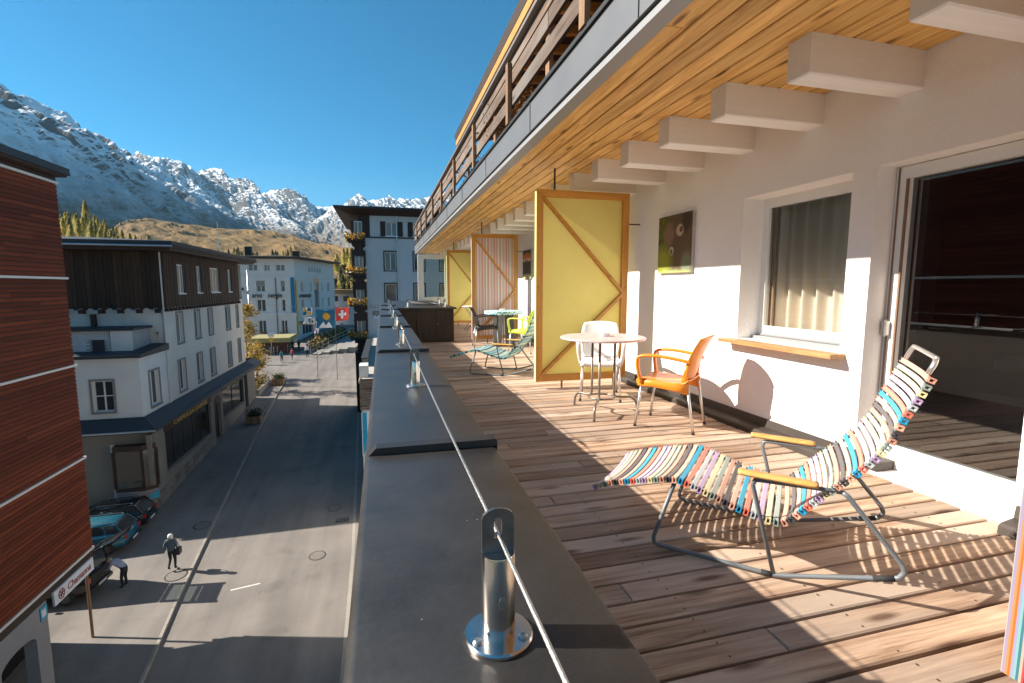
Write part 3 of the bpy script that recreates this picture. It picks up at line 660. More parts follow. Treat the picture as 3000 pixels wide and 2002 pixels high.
for p, q, r, s in opL: window(eh, FL, p, q, r, s, .22, cols=2 if q-p > .8 else 1, blind=.5 if r > 0 and r < 3 else 0, sill=r < 3, fw=.1)
for p, q, r, s in opR: window(eh, FRt, p, q, r, s, .22, cols=2 if 1.2 < q-p < 2 else (1 if q-p < 1.2 else 3), pm_=pane_cur if q-p < 2 else pane, sill=True, fw=.1)
m2 = MB(); m2.prism([(12.65-1.75*math.cos(t), 2.2+1.2*math.sin(t)) for t in [math.pi*i/10 for i in range(11)]], FRt, .004, .03); m2.build('arch_panel', pane_cur, eh)
for F, L in ((FL, 14), (FRt, 26.2)):
    m2 = MB(); fbox(m2, F, -.06, L, 2.86, 3.06, .003, .10); m2.build('cornice', render_w, eh)
    m2 = MB(); fbox(m2, F, -.06, L, -3.6, -3.15, .003, .14); m2.build('string_course', render_w, eh)
m2 = MB(); fbox(m2, FL, .05, .66, -3.1, 2.82, .11, .14); m2.build('banner', blue_banner, eh)
m2 = MB(); fbox(m2, FRt, .05, .9, -7, 2.4, .11, .14); m2.build('banner', yellow_banner, eh)
m2 = MB(); m2.tube([FL(3.1,2.8,.12), FL(3.1,-9,.12)], .08, 8); m2.build('downpipe', frame_grey, eh)
for txt, a in (('aros', 6.97), ('nergie', 4.42)):
    tm = text_mb(txt, 1.15, .03, shear=.12, bold=.015); xf(tm, lambda x, y, z, a=a: FL(a - x*.80, -.55 + y, .2+z)); tm.build('lettering', black_letter, eh)
tm = text_mb('arosenergie', 1.1, .03, shear=.12, bold=.015); xf(tm, lambda x, y, z: FRt(1.7 + x*1.25, -.6 + y, .2+z)); tm.build('lettering', black_letter, eh)
m2 = MB()
e0, e1, e2, e3 = [Vector(p) for p in (FL(-1.3,0,1.3), FL(15,0,1.3), FL(15,0,-27.5), FRt(27.5,0,1.3))]
up = Vector((0,0,1)); cc = (e0+e1+e2+e3)/4
m2.add([e0+up*5.95, e1+up*5.95, e2+up*6.3, e3+up*6.3, e0+up*6.3, e1+up*6.3, e2+up*6.65, e3+up*6.65, cc+up*7.3], [(0,1,2,3),(0,4,5,1),(1,5,6,2),(2,6,7,3),(3,7,4,0),(4,8,5),(5,8,6),(6,8,7),(7,8,4)])
m2.build('roof', roof_brown, eh)
m2 = MB(); p = FRt(14,0,-4); m2.box(p[0]-.6,p[0]+.6,p[1]-.6,p[1]+.6,6.6,8.2); m2.build('chimney', roof_brown, eh)
m2 = MB(); p = FL(9.2,0,-5); m2.box(p[0]-.5,p[0]+.5,p[1]-.6,p[1]+.6,6.6,8.3); m2.build('chimney', black_m, eh)
m2 = MB(); fbox(m2, FRt, .8, 12, -5.0, -4.75, .02, 1.3); m2.build('awning', frame_grey, eh)
def flower_row(parent, F, a0, a1, b, n, depth=.35, seed=0, h=.4):
    for mat_, k, nm in ((leaf_g, .45, 'leaves'), (petal, .5, 'flowers'), (petal_w, .08, 'flowers')):
        lm = leaves_mb(int(n*k), lambda r: F(r.uniform(a0,a1), b + r.betavariate(2,2)*h - h*.35, r.uniform(.02, depth)), (a1-a0)*.045+.02, seed + int(k*100)); lm.build(nm, mat_, parent)
for i, (p, q) in enumerate(((1.4,2.7),(4.8,6.4))):
    fb = thing('flower_box', 'flower box of orange blooms on %s ground-floor sill of the lettered house' % ('the right-hand' if i == 0 else 'the left-hand'), 'flower box', FL((p+q)/2,-7.2,.1), 0, 'flower boxes on the lettered house')
    m2 = MB(); fbox(m2, FL, p, q, -7.2, -6.9, .1, .4); m2.build('trough', dark_wood, fb); flower_row(fb, FL, p, q, -6.75, 120, .5, i, .7)

# ================================================================== END HOUSE (flower-decked corner, facing the camera)
YE = 48.
rh = thing('town_hall', 'grey rendered house with dark timber corner balconies beyond the terrace', 'house', (3, YE+6, -12))
FE = facade((0, YE, 0), (1,0,0), (0,-1,0))
ops = [(.48,1.54,6.03,7.3),(3.0,4.06,6.03,7.3),(.3,1.36,2.82,4.55),(3.0,4.0,2.82,4.55),(.28,1.33,-.12,1.55),(3.0,4.0,-.12,1.55),(5.5,6.5,2.82,4.55),(5.5,6.5,-.12,1.55)]
mb = MB(); wall_face(mb, FE, -.95, 16, 5.9, 7.85, [o for o in ops if o[2] > 5], .2); wall_face(mb, FE, -1.4, 16, -14, 5.9, [o for o in ops if o[2] < 5], .25)
mb.quad((-1.4,YE,-14),(-1.4,YE,5.9),(-1.4,YE+14,5.9),(-1.4,YE+14,-14)); mb.box(-.9,15.9,YE+.4,YE+14,-13.9,7.8)
mb.build('wall', render_g, rh)
for p, q, r, s in ops:
    if r > 5: window(rh, FE, p, q, r, s, .18, cols=2, shutter=.48, surround=None, pm_=pane_cur)
    else: window(rh, FE, p, q, r, s, .22, cols=2 if r > 2 else 1, surround=black_m, pm_=pane, blind=0)
m2 = MB(); fbox(m2, FE, -1.45, 16, 5.80, 5.92, .003, .10); m2.build('band', slate, rh)
m2 = MB(); m2.box(-2.0, -.955, YE-.02, YE+12, 5.9, 7.85); m2.build('timber_corner', dark_wood_z, rh)
m2 = MB(); m2.add([(-2.7,YE-.15,7.85),(16,YE-.15,7.85),(16,YE+15,7.85),(-2.7,YE+15,7.85),(-3.95,YE-1.3,8.3),(16,YE-1.3,8.3),(16,YE+16,8.3),(-3.95,YE+16,8.3)], [(0,3,2,1),(4,5,6,7),(0,1,5,4),(1,2,6,5),(2,3,7,6),(3,0,4,7)]); m2.build('eaves', dark_wood, rh)
m2 = MB(); m2.box(-4.0, 16, YE-1.35, YE+16, 8.302, 8.48); m2.build('roof', slate, rh)
m2 = MB(); m2.tube([(1.45,YE-.14,8.05),(1.47,YE-.12,-3)], .06, 8); m2.build('downpipe', zinc, rh)
for zb0, zt in ((5.1,7.3),(2.0,4.6),(-.9,1.75),(-4.0,-1.2)):  # timber bay, floor by floor
    for x0, x1 in ((-2.62,-2.38),(-1.62,-1.405)):
        m2 = MB(); m2.box(x0, x1, YE-.3, YE+2.6, zb0, zt); m2.build('post', dark_wood_z, rh)
    m2 = MB(); m2.box(-2.38, -1.62, YE-.26, YE+2.5, zb0-.9, zb0+.42); m2.box(-2.66,-1.41,YE-.34,YE+2.62,zb0+.42,zb0+.5); bp_ = m2.build('balcony_front', dark_wood_z, rh)
    m2 = MB(); m2.box(-2.66,-1.405,YE-.34,YE+2.62,zb0-1.0,zb0-.9); m2.build('floor_edge', roof_brown, rh)
    if zt > -1.3:
        m2 = MB(); m2.box(-2.30,-1.70,YE-.1,YE-.05,zb0+.6,zt-.1); gw = m2.build('bay_window', pane_cur, rh)
        m2 = MB()
        for x in (-2.36,-1.70): m2.box(x, x+.06, YE-.14, YE-.04, zb0+.55, zt-.02)
        m2.box(-2.3,-1.7,YE-.14,YE-.04,zt-.1,zt-.02); m2.box(-2.03,-1.97,YE-.14,YE-.04,zb0+.55,zt-.1); m2.build('frame', frame_white, gw)
    fz = zb0 + .45
    nm = {5.1:'topmost',2.0:'second from top',-.9:'third from top',-4.0:'lowest'}[zb0]
    fb = thing('flower_box', 'orange and yellow flower box on the timber bay, %s' % nm, 'flower box', (-2,YE-.5,fz), 0, 'flower boxes on the timber bay')
    m2 = MB(); m2.box(-2.6,-1.45,YE-.62,YE-.36,fz-.12,fz+.1); m2.box(-2.98,-2.68,YE-.6,YE+2.2,fz-.12,fz+.1); m2.build('trough', dark_wood, fb)
    flower_row(fb, facade((0,YE-.32,0),(1,0,0),(0,-1,0)), -2.7, -1.4, fz+.25, 300, .5, int(zb0*10), .75)
    flower_row(fb, facade((-2.6,0,0),(0,1,0),(-1,0,0)), YE-.5, YE+2.4, fz+.2, 220, .55, int(zb0*10)+5, .8)
m2 = MB(); m2.box(-2.62,-1.41,YE-.3,YE+2.5,-13,-4.95); m2.build('base_post', dark_wood_z, rh)
tm = text_mb('RATHAUS', .52, .012); xf(tm, lambda x, y, z: FE(-1.22 + x, -.78 + y, .02+z)); tm.build('lettering', pm('grey_letter', (.33,.31,.32), .6), rh)
m2 = MB(); sh = [(-.95,-1.0),(-.25,-1.0),(-.25,-1.55),(-.6,-1.85),(-.95,-1.55)]; m2.prism(sh[::-1], FE, .004, .02); cr = m2.build('crest', pm('crest_blue', (.16,.17,.26), .6), rh)
m2 = MB(); m2.prism([(-.6+.14*math.cos(i*math.pi/6), -1.22+.14*math.sin(i*math.pi/6)) for i in range(12)], FE, .021, .026); m2.build('sun_disc', pm('crest_yellow', (.36,.36,.06), .6), cr)
m2 = MB(); m2.prism([(-.94,-1.55),(-.78,-1.38),(-.6,-1.55),(-.42,-1.38),(-.26,-1.55),(-.6,-1.84)], FE, .021, .025); m2.build('mountain_charge', sign_white, cr)

# neighbour's low terrace below our parapet, with slatted screen and banner
nb = thing('terrace_block', 'low pale flat-roofed block below the parapet beside the street', 'building', (.5, 36, -12))
m2 = MB(); m2.box(-1.2, 3, 25.6, YE-.02, -14, -3.6); m2.build('wall', render_w, nb)
m2 = MB(); m2.box(-1.3, 3, 25.5, YE-.04, -3.598, -3.48); m2.build('roof_slab', pm('paving_pale', (.42,.38,.33), .85, var=.12, vs=1.5), nb)
m2 = MB(); m2.box(-1.3,-1.0,30.2,41,-3.475,-3.0); m2.build('upstand', frame_grey, nb)
m2 = MB(); m2.box(-1.34,-.96,30.1,41.1,-2.995,-2.93); m2.build('upstand_cap', slate, nb)
m2 = MB(); m2.box(-1.3,-.85,26.5,27.6,-3.47,-2.85); m2.build('planter_block', render_w, nb)
sl = thing('slat_screen', 'weathered grey-brown screen of horizontal slats just left of the parapet', 'screen', (-.6, 25.45, -5))
for i in range(11):
    m2 = MB(); z = -4.95 + i*.148; m2.box(-1.25, .3, 25.38+random.uniform(-.01,.01), 25.41, z, z+.12); m2.build('slat', rail_wood, sl)
for x in (-1.2,-.45,.2): m2 = MB(); m2.box(x, x+.07, 25.42, 25.49, -5.0, -3.3); m2.build('post', post_wood, sl)
bn = thing('banner', 'bright blue and white cloth banner hanging below the slatted screen', 'banner', (-1.1, 25.2, -6))
m2 = MB(); m2.sheet(lambda u, v: (-1.16+.22*u, 25.2+.05*math.sin(v*5), -5.05-1.75*v-.45*(1-u)*v), 4, 10, .008); m2.build('cloth', pm('banner_blue', (.01,.30,.52), .7), bn)
m2 = MB(); m2.sheet(lambda u, v: (-1.20+.03*u, 25.195+.05*math.sin(v*5), -5.05-2.25*v), 2, 10, .008); m2.sheet(lambda u, v: (-.94+.30*u, 25.22+.05*math.sin(v*5), -5.05-1.6*v+.5*u*v), 3, 10, .008); m2.build('hem', flag_white, bn)

# ================================================================== OUR BUILDING
XW = 3.27; YH0, YH1 = -2.0, 22.0; ZS = 2.74
ho = thing('hotel_building', 'white rendered building with wood-lined overhang beside the roof terrace', 'building', (3.3, 10, 0))
FW = facade((XW, 0, 0), (0,1,0), (-1,0,0))
door_o = (1.70, 2.66, .02, 2.11); win_o = (2.84, 3.93, .81, 2.11)
mb = MB(); wall_face(mb, FW, YH0, YH1, -.2, ZS+.3, [door_o, win_o], .26)
mb.quad((XW,YH1,-.2),(XW+6,YH1,-.2),(XW+6,YH1,3),(XW,YH1,3))
mb.build('wall', stucco, ho)
mb = MB(); mb.box(.0, .2, YH0, 23, -14, -.25); mb.box(.2, 9, 22.0, 22.3, -14, -.25); mb.build('lower_wall', render_w, ho)
# room behind the glazing
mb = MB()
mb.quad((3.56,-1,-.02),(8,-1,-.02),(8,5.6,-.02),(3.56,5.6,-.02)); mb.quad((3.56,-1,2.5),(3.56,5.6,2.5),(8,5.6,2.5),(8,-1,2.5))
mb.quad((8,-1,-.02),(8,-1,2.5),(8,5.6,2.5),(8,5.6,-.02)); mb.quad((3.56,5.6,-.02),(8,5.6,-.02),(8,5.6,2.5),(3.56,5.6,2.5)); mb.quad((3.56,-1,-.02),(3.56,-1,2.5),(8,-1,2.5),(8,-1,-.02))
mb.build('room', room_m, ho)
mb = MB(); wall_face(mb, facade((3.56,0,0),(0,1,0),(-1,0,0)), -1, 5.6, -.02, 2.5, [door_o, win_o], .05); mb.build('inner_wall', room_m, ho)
bd = thing('bed', 'low bed with pale cover inside the glass door', 'bed', (5.2, 2.4, 0))
m2 = MB(); m2.cbox(4.25, 6.2, 1.2, 3.4, .22, .52, .05); m2.build('mattress', bed_m, bd); m2 = MB(); m2.box(4.22, 6.22, 1.18, 3.42, 0, .21); m2.build('base', bed_d, bd)
m2 = MB(); m2.cbox(5.6,6.15,1.3,2.2,.525,.66,.05); m2.cbox(5.6,6.15,2.35,3.25,.525,.66,.05); m2.build('pillow', bed_m, bd)
# window
mb = MB(); X0, X1 = 3.50, 3.555
a0, a1, b0, b1 = win_o; b0 += .02
for p, q, r, s in ((a0,a0+.055,b0,b1),(a1-.065,a1,b0,b1),(a0+.055,a1-.065,b0,b0+.10),(a0+.055,a1-.065,b1-.085,b1)): mb.box(X0, X1, p, q, r, s)
wo_ = mb.build('window', white_paint, ho)
m2 = MB(); m2.quad((3.53,a1-.06,b0+.095),(3.53,a0+.05,b0+.095),(3.53,a0+.05,b1-.08),(3.53,a1-.06,b1-.08)); m2.build('pane', pane_clear, wo_)
m2 = MB(); m2.box(3.485,3.499,a0+.02,a1-.05,b0+.012,b0+.03); m2.box(3.42,3.499,a0+.002,a1-.002,b0-.018,b0+.008); m2.build('drip_rail', lip_m, wo_)
m2 = MB(); m2.cbox(3.13, 3.50, 2.79, 4.02, .775, .808, .004); m2.build('sill', sill_wood, wo_)
m2 = MB()
m2.grid(lambda u, v: (3.66 + .045*math.sin(u*58+.6*math.sin(u*9)) + .015*math.sin(u*127+1), 2.6 + u*1.5, .7 + v*1.5), 240, 2); m2.build('curtain', curtain_m, wo_, True)
m2 = MB(); m2.box(3.565, 3.585, a1-.10, a1+.05, .8, 2.1); m2.build('inner_stile', pm('stile_oak', (.30,.19,.11), .5), wo_)
# glazed door
mb = MB(); X0, X1 = 3.44, 3.52; a0, a1, b0, b1 = door_o
for p, q, r, s in ((a0,a0+.13,b0,b1-.005),(a1-.09,a1-.004,b0,b1-.005),(a0+.13,a1-.09,b0,b0+.165),(a0+.13,a1-.09,b1-.085,b1-.005)): mb.box(X0, X1, p, q, r, s)
do_ = mb.build('glass_door', white_paint, ho)
m2 = MB(); m2.quad((3.48,a1-.085,b0+.16),(3.48,a0+.125,b0+.16),(3.48,a0+.125,b1-.08),(3.48,a1-.085,b1-.08)); m2.build('pane', glassmat('door_glass', (.90,.92,.90), 2.2), do_)
m2 = MB(); m2.box(3.425, 3.439, a1-.095, a1-.082, b0+.17, b1-.09); m2.box(3.43,3.439,a1-.03,a1-.022,.05,b1-.01); m2.build('seal', pm('seal_bronze', (.22,.13,.08), .5), do_)
m2 = MB(); m2.box(3.40,3.438,a1-.05,a1-.012,.96,1.06); m2.tube([(3.41,a1-.03,.95),(3.41,a1-.03,1.07)], .012, 8); m2.build('hinge', steel_dull, do_)
m2 = MB(); m2.cbox(3.36, 3.56, a0+.003, a1-.003, -.02, .018, .006); m2.build('threshold', lip_m, do_)
m2 = MB(); m2.tube([(3.56,a1-.16,1.02),(3.62,a1-.16,1.02),(3.62,a1-.30,1.02)], .009, 8); m2.build('handle', steel, do_)
m2 = MB(); m2.box(3.57, 3.72, 2.53, 2.66, 0, 2.1); m2.build('inner_lining', pm('inner_lining', (.16,.13,.115), .7), do_)
# base flashing along the foot of the wall
for p, q in ((2.62, 3.7), (3.702, 5.9), (5.902, 8.5), (8.502, 12.5), (12.502, 17.0), (-.5, 1.72)):
    m2 = MB(); m2.prism([(3.13,-.01),(3.275,-.01),(3.275,.13),(3.255,.13),(3.245,.065),(3.15,.05),(3.135,.035)], lambda a, b, t: (a, t, b), p, q); m2.build('base_flashing', base_m, ho)
m2 = MB(); m2.box(3.276,3.44,2.50,2.655,-.01,.085); m2.build('reveal_block', base_m, ho)
# beams
for k in range(-2, 27):
    y1 = 2.572 + .712*k; m2 = MB(); m2.cbox(2.40, XW+.02, y1-.165, y1, -ZS+.0, -ZS+.225, .009); m2.v = [(x, y, -z) for x, y, z in m2.v]; m2.f = [f[::-1] for f in m2.f]; m2.build('beam', beam_white, ho)
# soffit boards
mb = MB(); mb.box(1.46, XW+.02, YH0, YH1, ZS+.03, ZS+.06); sof = mb.build('soffit', black_m, ho)
nb_ = 12; pw = (XW - 1.555) / nb_
for i in range(nb_):
    x0 = 1.555 + i*pw; y = YH0 - random.uniform(0, 3)
    while y < YH1:
        y1 = min(y + random.choice([3.2, 4.1, 5.0, 4.5]), YH1)
        m2 = MB(); m2.cbox(x0+.0055, x0+pw-.0055, max(y,YH0), y1-.002, -(ZS+.03), -ZS+.0, .006); m2.v = [(a, b, -c) for a, b, c in m2.v]; m2.f = [f[::-1] for f in m2.f]
        m2.build('plank', soffit_wood, sof); y = y1
# fascia: lip, black shadow gap, sheet band, drip edge
y = YH0
m2 = MB(); m2.box(1.44, 1.553, YH0, YH1+.02, ZS-.012, ZS+.03); m2.build('eaves_lip', lip_m, ho)
m2 = MB(); m2.box(1.45, 1.50, YH0, YH1, ZS+.03, ZS+.12); m2.build('shadow_gap', black_m, ho)
ys = [-2.0, .55, 2.62, 4.68, 6.75, 8.8, 10.9, 12.95, 15.0, 17.1, 19.2, 22.02]
for p, q in zip(ys, ys[1:]):
    m2 = MB(); m2.box(1.42, 1.47, p+.002, q-.002, ZS+.045, 3.05); m2.box(1.412,1.4195,q-.012,q-.004,ZS+.05,3.05); m2.build('fascia_sheet', fascia_m, ho)
m2 = MB(); m2.box(1.40, 1.6, YH0, YH1, 3.052, 3.085); m2.build('drip_edge', black_m, ho)
mb = MB(); mb.box(1.47, 9, YH0, YH1, ZS+.065, 3.04); mb.build('upper_floor', slate, ho)
# upper terrace railing
m2 = MB(); m2.box(1.375, 1.465, YH0, YH1, 3.775, 3.81); rl = m2.build('railing', pm('rail_cap', (.20,.185,.17), .5, metal=.3), ho)
for z0, z1 in ((3.655,3.765),(3.50,3.635),(3.275,3.415)):
    y = YH0
    while y < YH1:
        y1 = min(y + random.choice([3.1, 4.3, 4.3]), YH1); m2 = MB(); dx = random.uniform(0,.006)
        m2.box(1.43+dx, 1.46+dx, y+.003, y1-.003, z0+random.uniform(-.006,.006), z1+random.uniform(-.006,.006)); m2.build('board', rail_wood, rl); y = y1
k = -2
while 3.35 + 2.105*k < YH1:
    yy = 3.35 + 2.105*k; m2 = MB(); m2.box(1.385, 1.428, yy-.05, yy+.05, 3.086, 3.72); m2.build('post', post_wood, rl)
    m2 = MB(); m2.box(1.462, 1.50, yy+.9, yy+1.0, 3.086, 3.70); m2.build('post', post_wood, rl); k += 1
# upper storey wall, roof with rafters
FU = facade((3.4, 0, 0), (0,1,0), (-1,0,0))
y = YH0
uw = MB().box(3.42, 9, YH0, 13.5, 3.04, 5.4).build('upper_wall', dark_wood_z, ho)
while y < 13.4:
    m2 = MB(); fbox(m2, FU, y, y+.145, 3.06, 5.3, 0, .02); m2.build('board', upper_wood, uw); y += .15
for p in (-1, 2.2, 5.2, 8.4, 11.2): window(ho, facade((3.37,0,0),(0,1,0),(-1,0,0)), p, p+1.5, 3.2, 4.9, -.0, cols=2, sill=False, name='upper_window')
m2 = MB(); m2.add([(2.03,YH0,5.2),(2.03,13.6,5.2),(9,13.6,5.95),(9,YH0,5.95),(2.0,YH0,5.34),(2.0,13.62,5.34),(9,13.62,6.1),(9,YH0,6.1)], [(0,1,2,3),(7,6,5,4),(0,4,5,1),(1,5,6,2),(2,6,7,3),(3,7,4,0)])
ur = m2.build('upper_roof', roof_brown, ho)
m2 = MB(); m2.box(2.036, 2.075, YH0, 13.58, 5.06, 5.199); m2.build('eaves_board', rafter_wood, ur)
k = 0
while YH0 + .2 + k*.62 < 13.5:
    yy = YH0 + .2 + k*.62; m2 = MB(); m2.bar((2.08,yy,5.13),(3.6,yy,5.30), .09, .13); m2.build('rafter', rafter_wood, ur); k += 1
for i, (yy, nm) in enumerate(((6.6,'nearer'),(9.4,'farther'))):
    t = thing('potted_grass', 'dry brown bushy plant in white pot behind the upper railing, %s one' % nm, 'potted plant', (1.75, yy, 3.045))
    m2 = MB(); m2.lathe([(.12,0),(.16,.05),(.19,.24),(.175,.24),(.15,.2)], 14); m2.build('pot', plastic_w, t, 'auto', world=False)
    lm = leaves_mb(700, lambda r: (r.gauss(0,.16), r.gauss(0,.22), .25 + abs(r.gauss(.22,.14))), .022, i); lm.build('foliage', leaf_r, t, world=False)

# ------------------------------------------------------------------ deck
dk = struct(MB().box(.2, 3.55, -2, 17.4, -.2, -.036).build('deck', pm('deck_void', (.02,.015,.012), .9)))
pm_deck = {}
y = 1.171 - .133*20; rows = []
rr = random.Random(11)
while y < 17.2:
    x0 = .28 if y < 11.45 else 1.66
    cuts = [x0, 3.43]
    if rr.random() < .32: cuts = [x0, x0 + (3.43-x0)*rr.choice([.22, .35, .5, .63, .74, .83, .88]), 3.43]
    for p, q in zip(cuts, cuts[1:]):
        key = round(q - p, 3)
        if key not in pm_deck: pm_deck[key] = MB().cbox(.0012, key-.0012, .008, .133-.008, -.028, 0, .006).mesh('plank', deck_wood)
        link('plank', pm_deck[key], dk, (p, y, rr.uniform(-.004,.001)), (rr.uniform(-.022,.022), 0, 0))
    rows.append(y); y += .133
mb = MB()                                                    # screw heads, too small to pick apart
for yy in rows:
    if .3 < yy < 5.5:
        for xx in (.55, 1.15, 1.75, 2.35, 2.95):
            for d in (.032, .1): mb.lathe([(.0042,0),(.0042,.0016)], 6, (xx+rr.uniform(-.006,.006), yy+d, -.0005))
so = mb.build('screw_heads', iron, dk); so['kind'] = 'stuff'
# ------------------------------------------------------------------ parapet with coping sheets
pp = thing('parapet_wall', 'low parapet wall capped with dull grey metal sheet along the deck', 'wall', (.13, 6, -.2))
MB().box(.0, .285, -2, 14.6, -.25, .783).build('wall', render_g, pp)
ys = [-2.0, 1.43, 3.69, 5.95, 8.21, 10.47, 12.73, 14.62]
for p, q in zip(ys, ys[1:]):
    m2 = MB()
    prof = [(-.062,.735),(-.056,.735),(-.056,.785),(.317,.785),(.317,.745),(.323,.745),(.323,.806),(.318,.813),(.310,.815),(-.046,.817),(-.056,.813),(-.062,.805)]
    m2.prism(prof, lambda a, b, t: (a, t, b), p+.001, q-.001); m2.build('coping_sheet', coping, pp, 'auto')
for q in ys[1:-1]:
    m2 = MB(); m2.prism([(-.052,.8165),(-.03,.838),(.322,.838),(.327,.83),(.327,.75),(.3245,.75),(.3245,.8165)], lambda a, b, t: (a, t, b), q-.022, q+.022); m2.build('standing_seam', seam_m, pp)
def cable_post(x, y, z, label):
    t = thing('cable_post', label, 'cable post', (x, y, z), 0, 'stainless cable posts on the parapet')
    m2 = MB(); m2.lathe([(.0482,0),(.0482,.004),(.046,.0065),(.024,.0075)], 28); bpz = m2.build('base_plate', steel, t, 'auto', world=False)
    for a in (R(205), R(325), R(85)):
        m2 = MB(); cx, cy = .036*math.cos(a), .036*math.sin(a); m2.lathe([(.0065,.0066),(.0065,.009),(.0045,.0112),(.0015,.0112),(.0012,.0095)], 10, (cx,cy,0)); m2.build('screw', steel_dull, bpz, 'auto', world=False)
    m2 = MB(); m2.lathe([(.0235,.0072),(.0235,.120),(.0225,.1235),(.0212,.1235)], 28); m2.build('tube', steel, t, 'auto', world=False)
    m2 = MB(); m2.lathe([(.0208,.1225),(.0208,.1232)], 20); m2.build('tube_inner_shade', plate_m, t, world=False)  # dark disc painted as the shaded inside of the tube
    m2 = MB(); prof = []; W, h0, h1 = .0222, .085, .185
    outer = [(-W,h0),(W,h0),(W,h1-.014)] + [(W*math.cos(a), h1-.014+.014*math.sin(a)) for a in [R(d) for d in (25,50,75,105,130,155)]] + [(-W,h1-.014)]
    sl_ = [(.0058*math.cos(R(d)), .166+.0058*math.sin(R(d))) for d in range(0,181,30)] + [(.0058*math.cos(R(d)), .147+.0058*math.sin(R(d))) for d in range(180,361,30)]
    bm = bmesh.new(); vo = [bm.verts.new((a,0,b)) for a, b in outer]; vi = [bm.verts.new((a,0,b)) for a, b in sl_]
    eds = [bm.edges.new((vo[i], vo[(i+1)%len(vo)])) for i in range(len(vo))] + [bm.edges.new((vi[i], vi[(i+1)%len(vi)])) for i in range(len(vi))]
    bmesh.ops.triangle_fill(bm, use_beauty=True, use_dissolve=False, edges=eds)
    r_ = bmesh.ops.extrude_face_region(bm, geom=bm.faces[:]); bmesh.ops.translate(bm, verts=[v for v in r_['geom'] if isinstance(v, bmesh.types.BMVert)], vec=(0,.005,0))
    bmesh.ops.recalc_face_normals(bm, faces=bm.faces[:])
    me = bpy.data.meshes.new('eye_plate'); bm.to_mesh(me); bm.free(); me.materials.append(plate_m); link('eye_plate', me, t)
    m2 = MB(); m2.lathe([(.006,.0),(.006,.004)], 10); m2.v = [(a*.9, -.0232-c*.2, .062+b*1.6) for a, b, c in m2.v]; m2.build('plug', steel_dull, t, world=False)
    return t
p0 = cable_post(.143, .613, .8165, 'nearest stainless cable post with round foot and slotted eye on the parapet')
ords = ['second','third','fourth','fifth','sixth','seventh','eighth']
for i, nm in enumerate(ords):
    c = copy_tree(p0); c.location = (.143, .613 + 1.775*(i+1), .8165); c['label'] = '%s stainless cable post counted along the parapet from the camera' % nm
for i, (x, y, nm) in enumerate(((.55,11.62,'left'),(1.42,11.62,'right-hand'),(1.5,13.6,'hindmost'))):
    c = copy_tree(p0); c.location = (x, y, .8165); c['label'] = 'small stainless cable post, %s one on the dark cupboard top' % nm
m2 = MB(); zc = .8165 + .148
pts = [(.143, -1.2, zc)] + [(.143, .613+1.775*i+.0025, zc) for i in range(8)]
full = []
for a, b in zip(pts, pts[1:]):
    for i in range(6): u = i/6; full.append((a[0], a[1]+(b[1]-a[1])*u, zc - .006*4*u*(1-u)))
full.append(pts[-1]); m2.tube(full, .0028, 8)
cb_ = tag(m2.build('steel_cable', cable_m, None, True), 'thin twisted steel cable strung through the parapet posts', 'cable')
m2 = MB(); m2.tube([(.146,3.95,zc),(.146,4.02,zc),(.146,4.1,zc),(.146,4.14,zc)], [.004,.011,.011,.004], 10); m2.tube([(.15,4.12,zc+.018),(.16,4.13,zc),(.15,4.12,zc-.018),(.13,4.13,zc)], .005, 6, True)
tag(m2.build('turnbuckle', steel_dull, None, True), 'small steel turnbuckle on the cable at the third post', 'turnbuckle')
# ------------------------------------------------------------------ cupboard closing the deck
cbd = thing('cupboard', 'dark brown panelled cupboard with grey sheet top across the deck end', 'cupboard', (.95, 11.6, 0))
MB().box(.29, 1.62, 11.5, 17.3, -.2, .77).build('body', cab_wood, cbd)
MB().cbox(.29, 1.68, 11.44, 17.3, .772, .8155, .006).build('top_sheet', coping, cbd)
for p, q in ((.30,.74),(.75,1.19),(1.20,1.61)):
    m2 = MB(); m2.box(p, q, 11.472, 11.498, .03, .75); dd = m2.build('door_panel', cab_wood, cbd)
m2 = MB(); m2.lathe([(.012,0),(.016,.012),(.008,.02)], 10); m2.v = [(a+1.23, 11.468-c, b+.42) for a, b, c in m2.v]; m2.build('knob', steel, cbd)
t = thing('folded_parasol', 'flat black and white striped bundle lying on the dark cupboard top', 'parasol', (.95, 13, .82))
rr = random.Random(5)
for i in range(7):
    m2 = MB(); x0 = .72 + i*.02; m2.bar((.62+i*.03, 12.9+i*.13, .845+.035*(6-i)*.55), (1.32+i*.01, 12.6+i*.13, .85), .11, .016); m2.build('fold', flag_white if i % 2 else black_m, t)
# glass wind screen at the far end
gs = thing('wind_screen', 'white framed glass wind screen at far end of terrace', 'screen', (1.75, 17.5, 0))
m2 = MB()
for p, q, r, s in ((1.22,1.42,-.0,2.42),(2.16,2.24,0,2.42),(1.42,2.16,2.26,2.42),(1.42,2.16,.0,.93)): m2.box(p, q, 17.46, 17.54, r, s)
m2.build('frame', white_paint, gs); MB().quad((1.41,17.5,.92),(2.17,17.5,.92),(2.17,17.5,2.27),(1.41,17.5,2.27)).build('pane', pane_screen, gs)

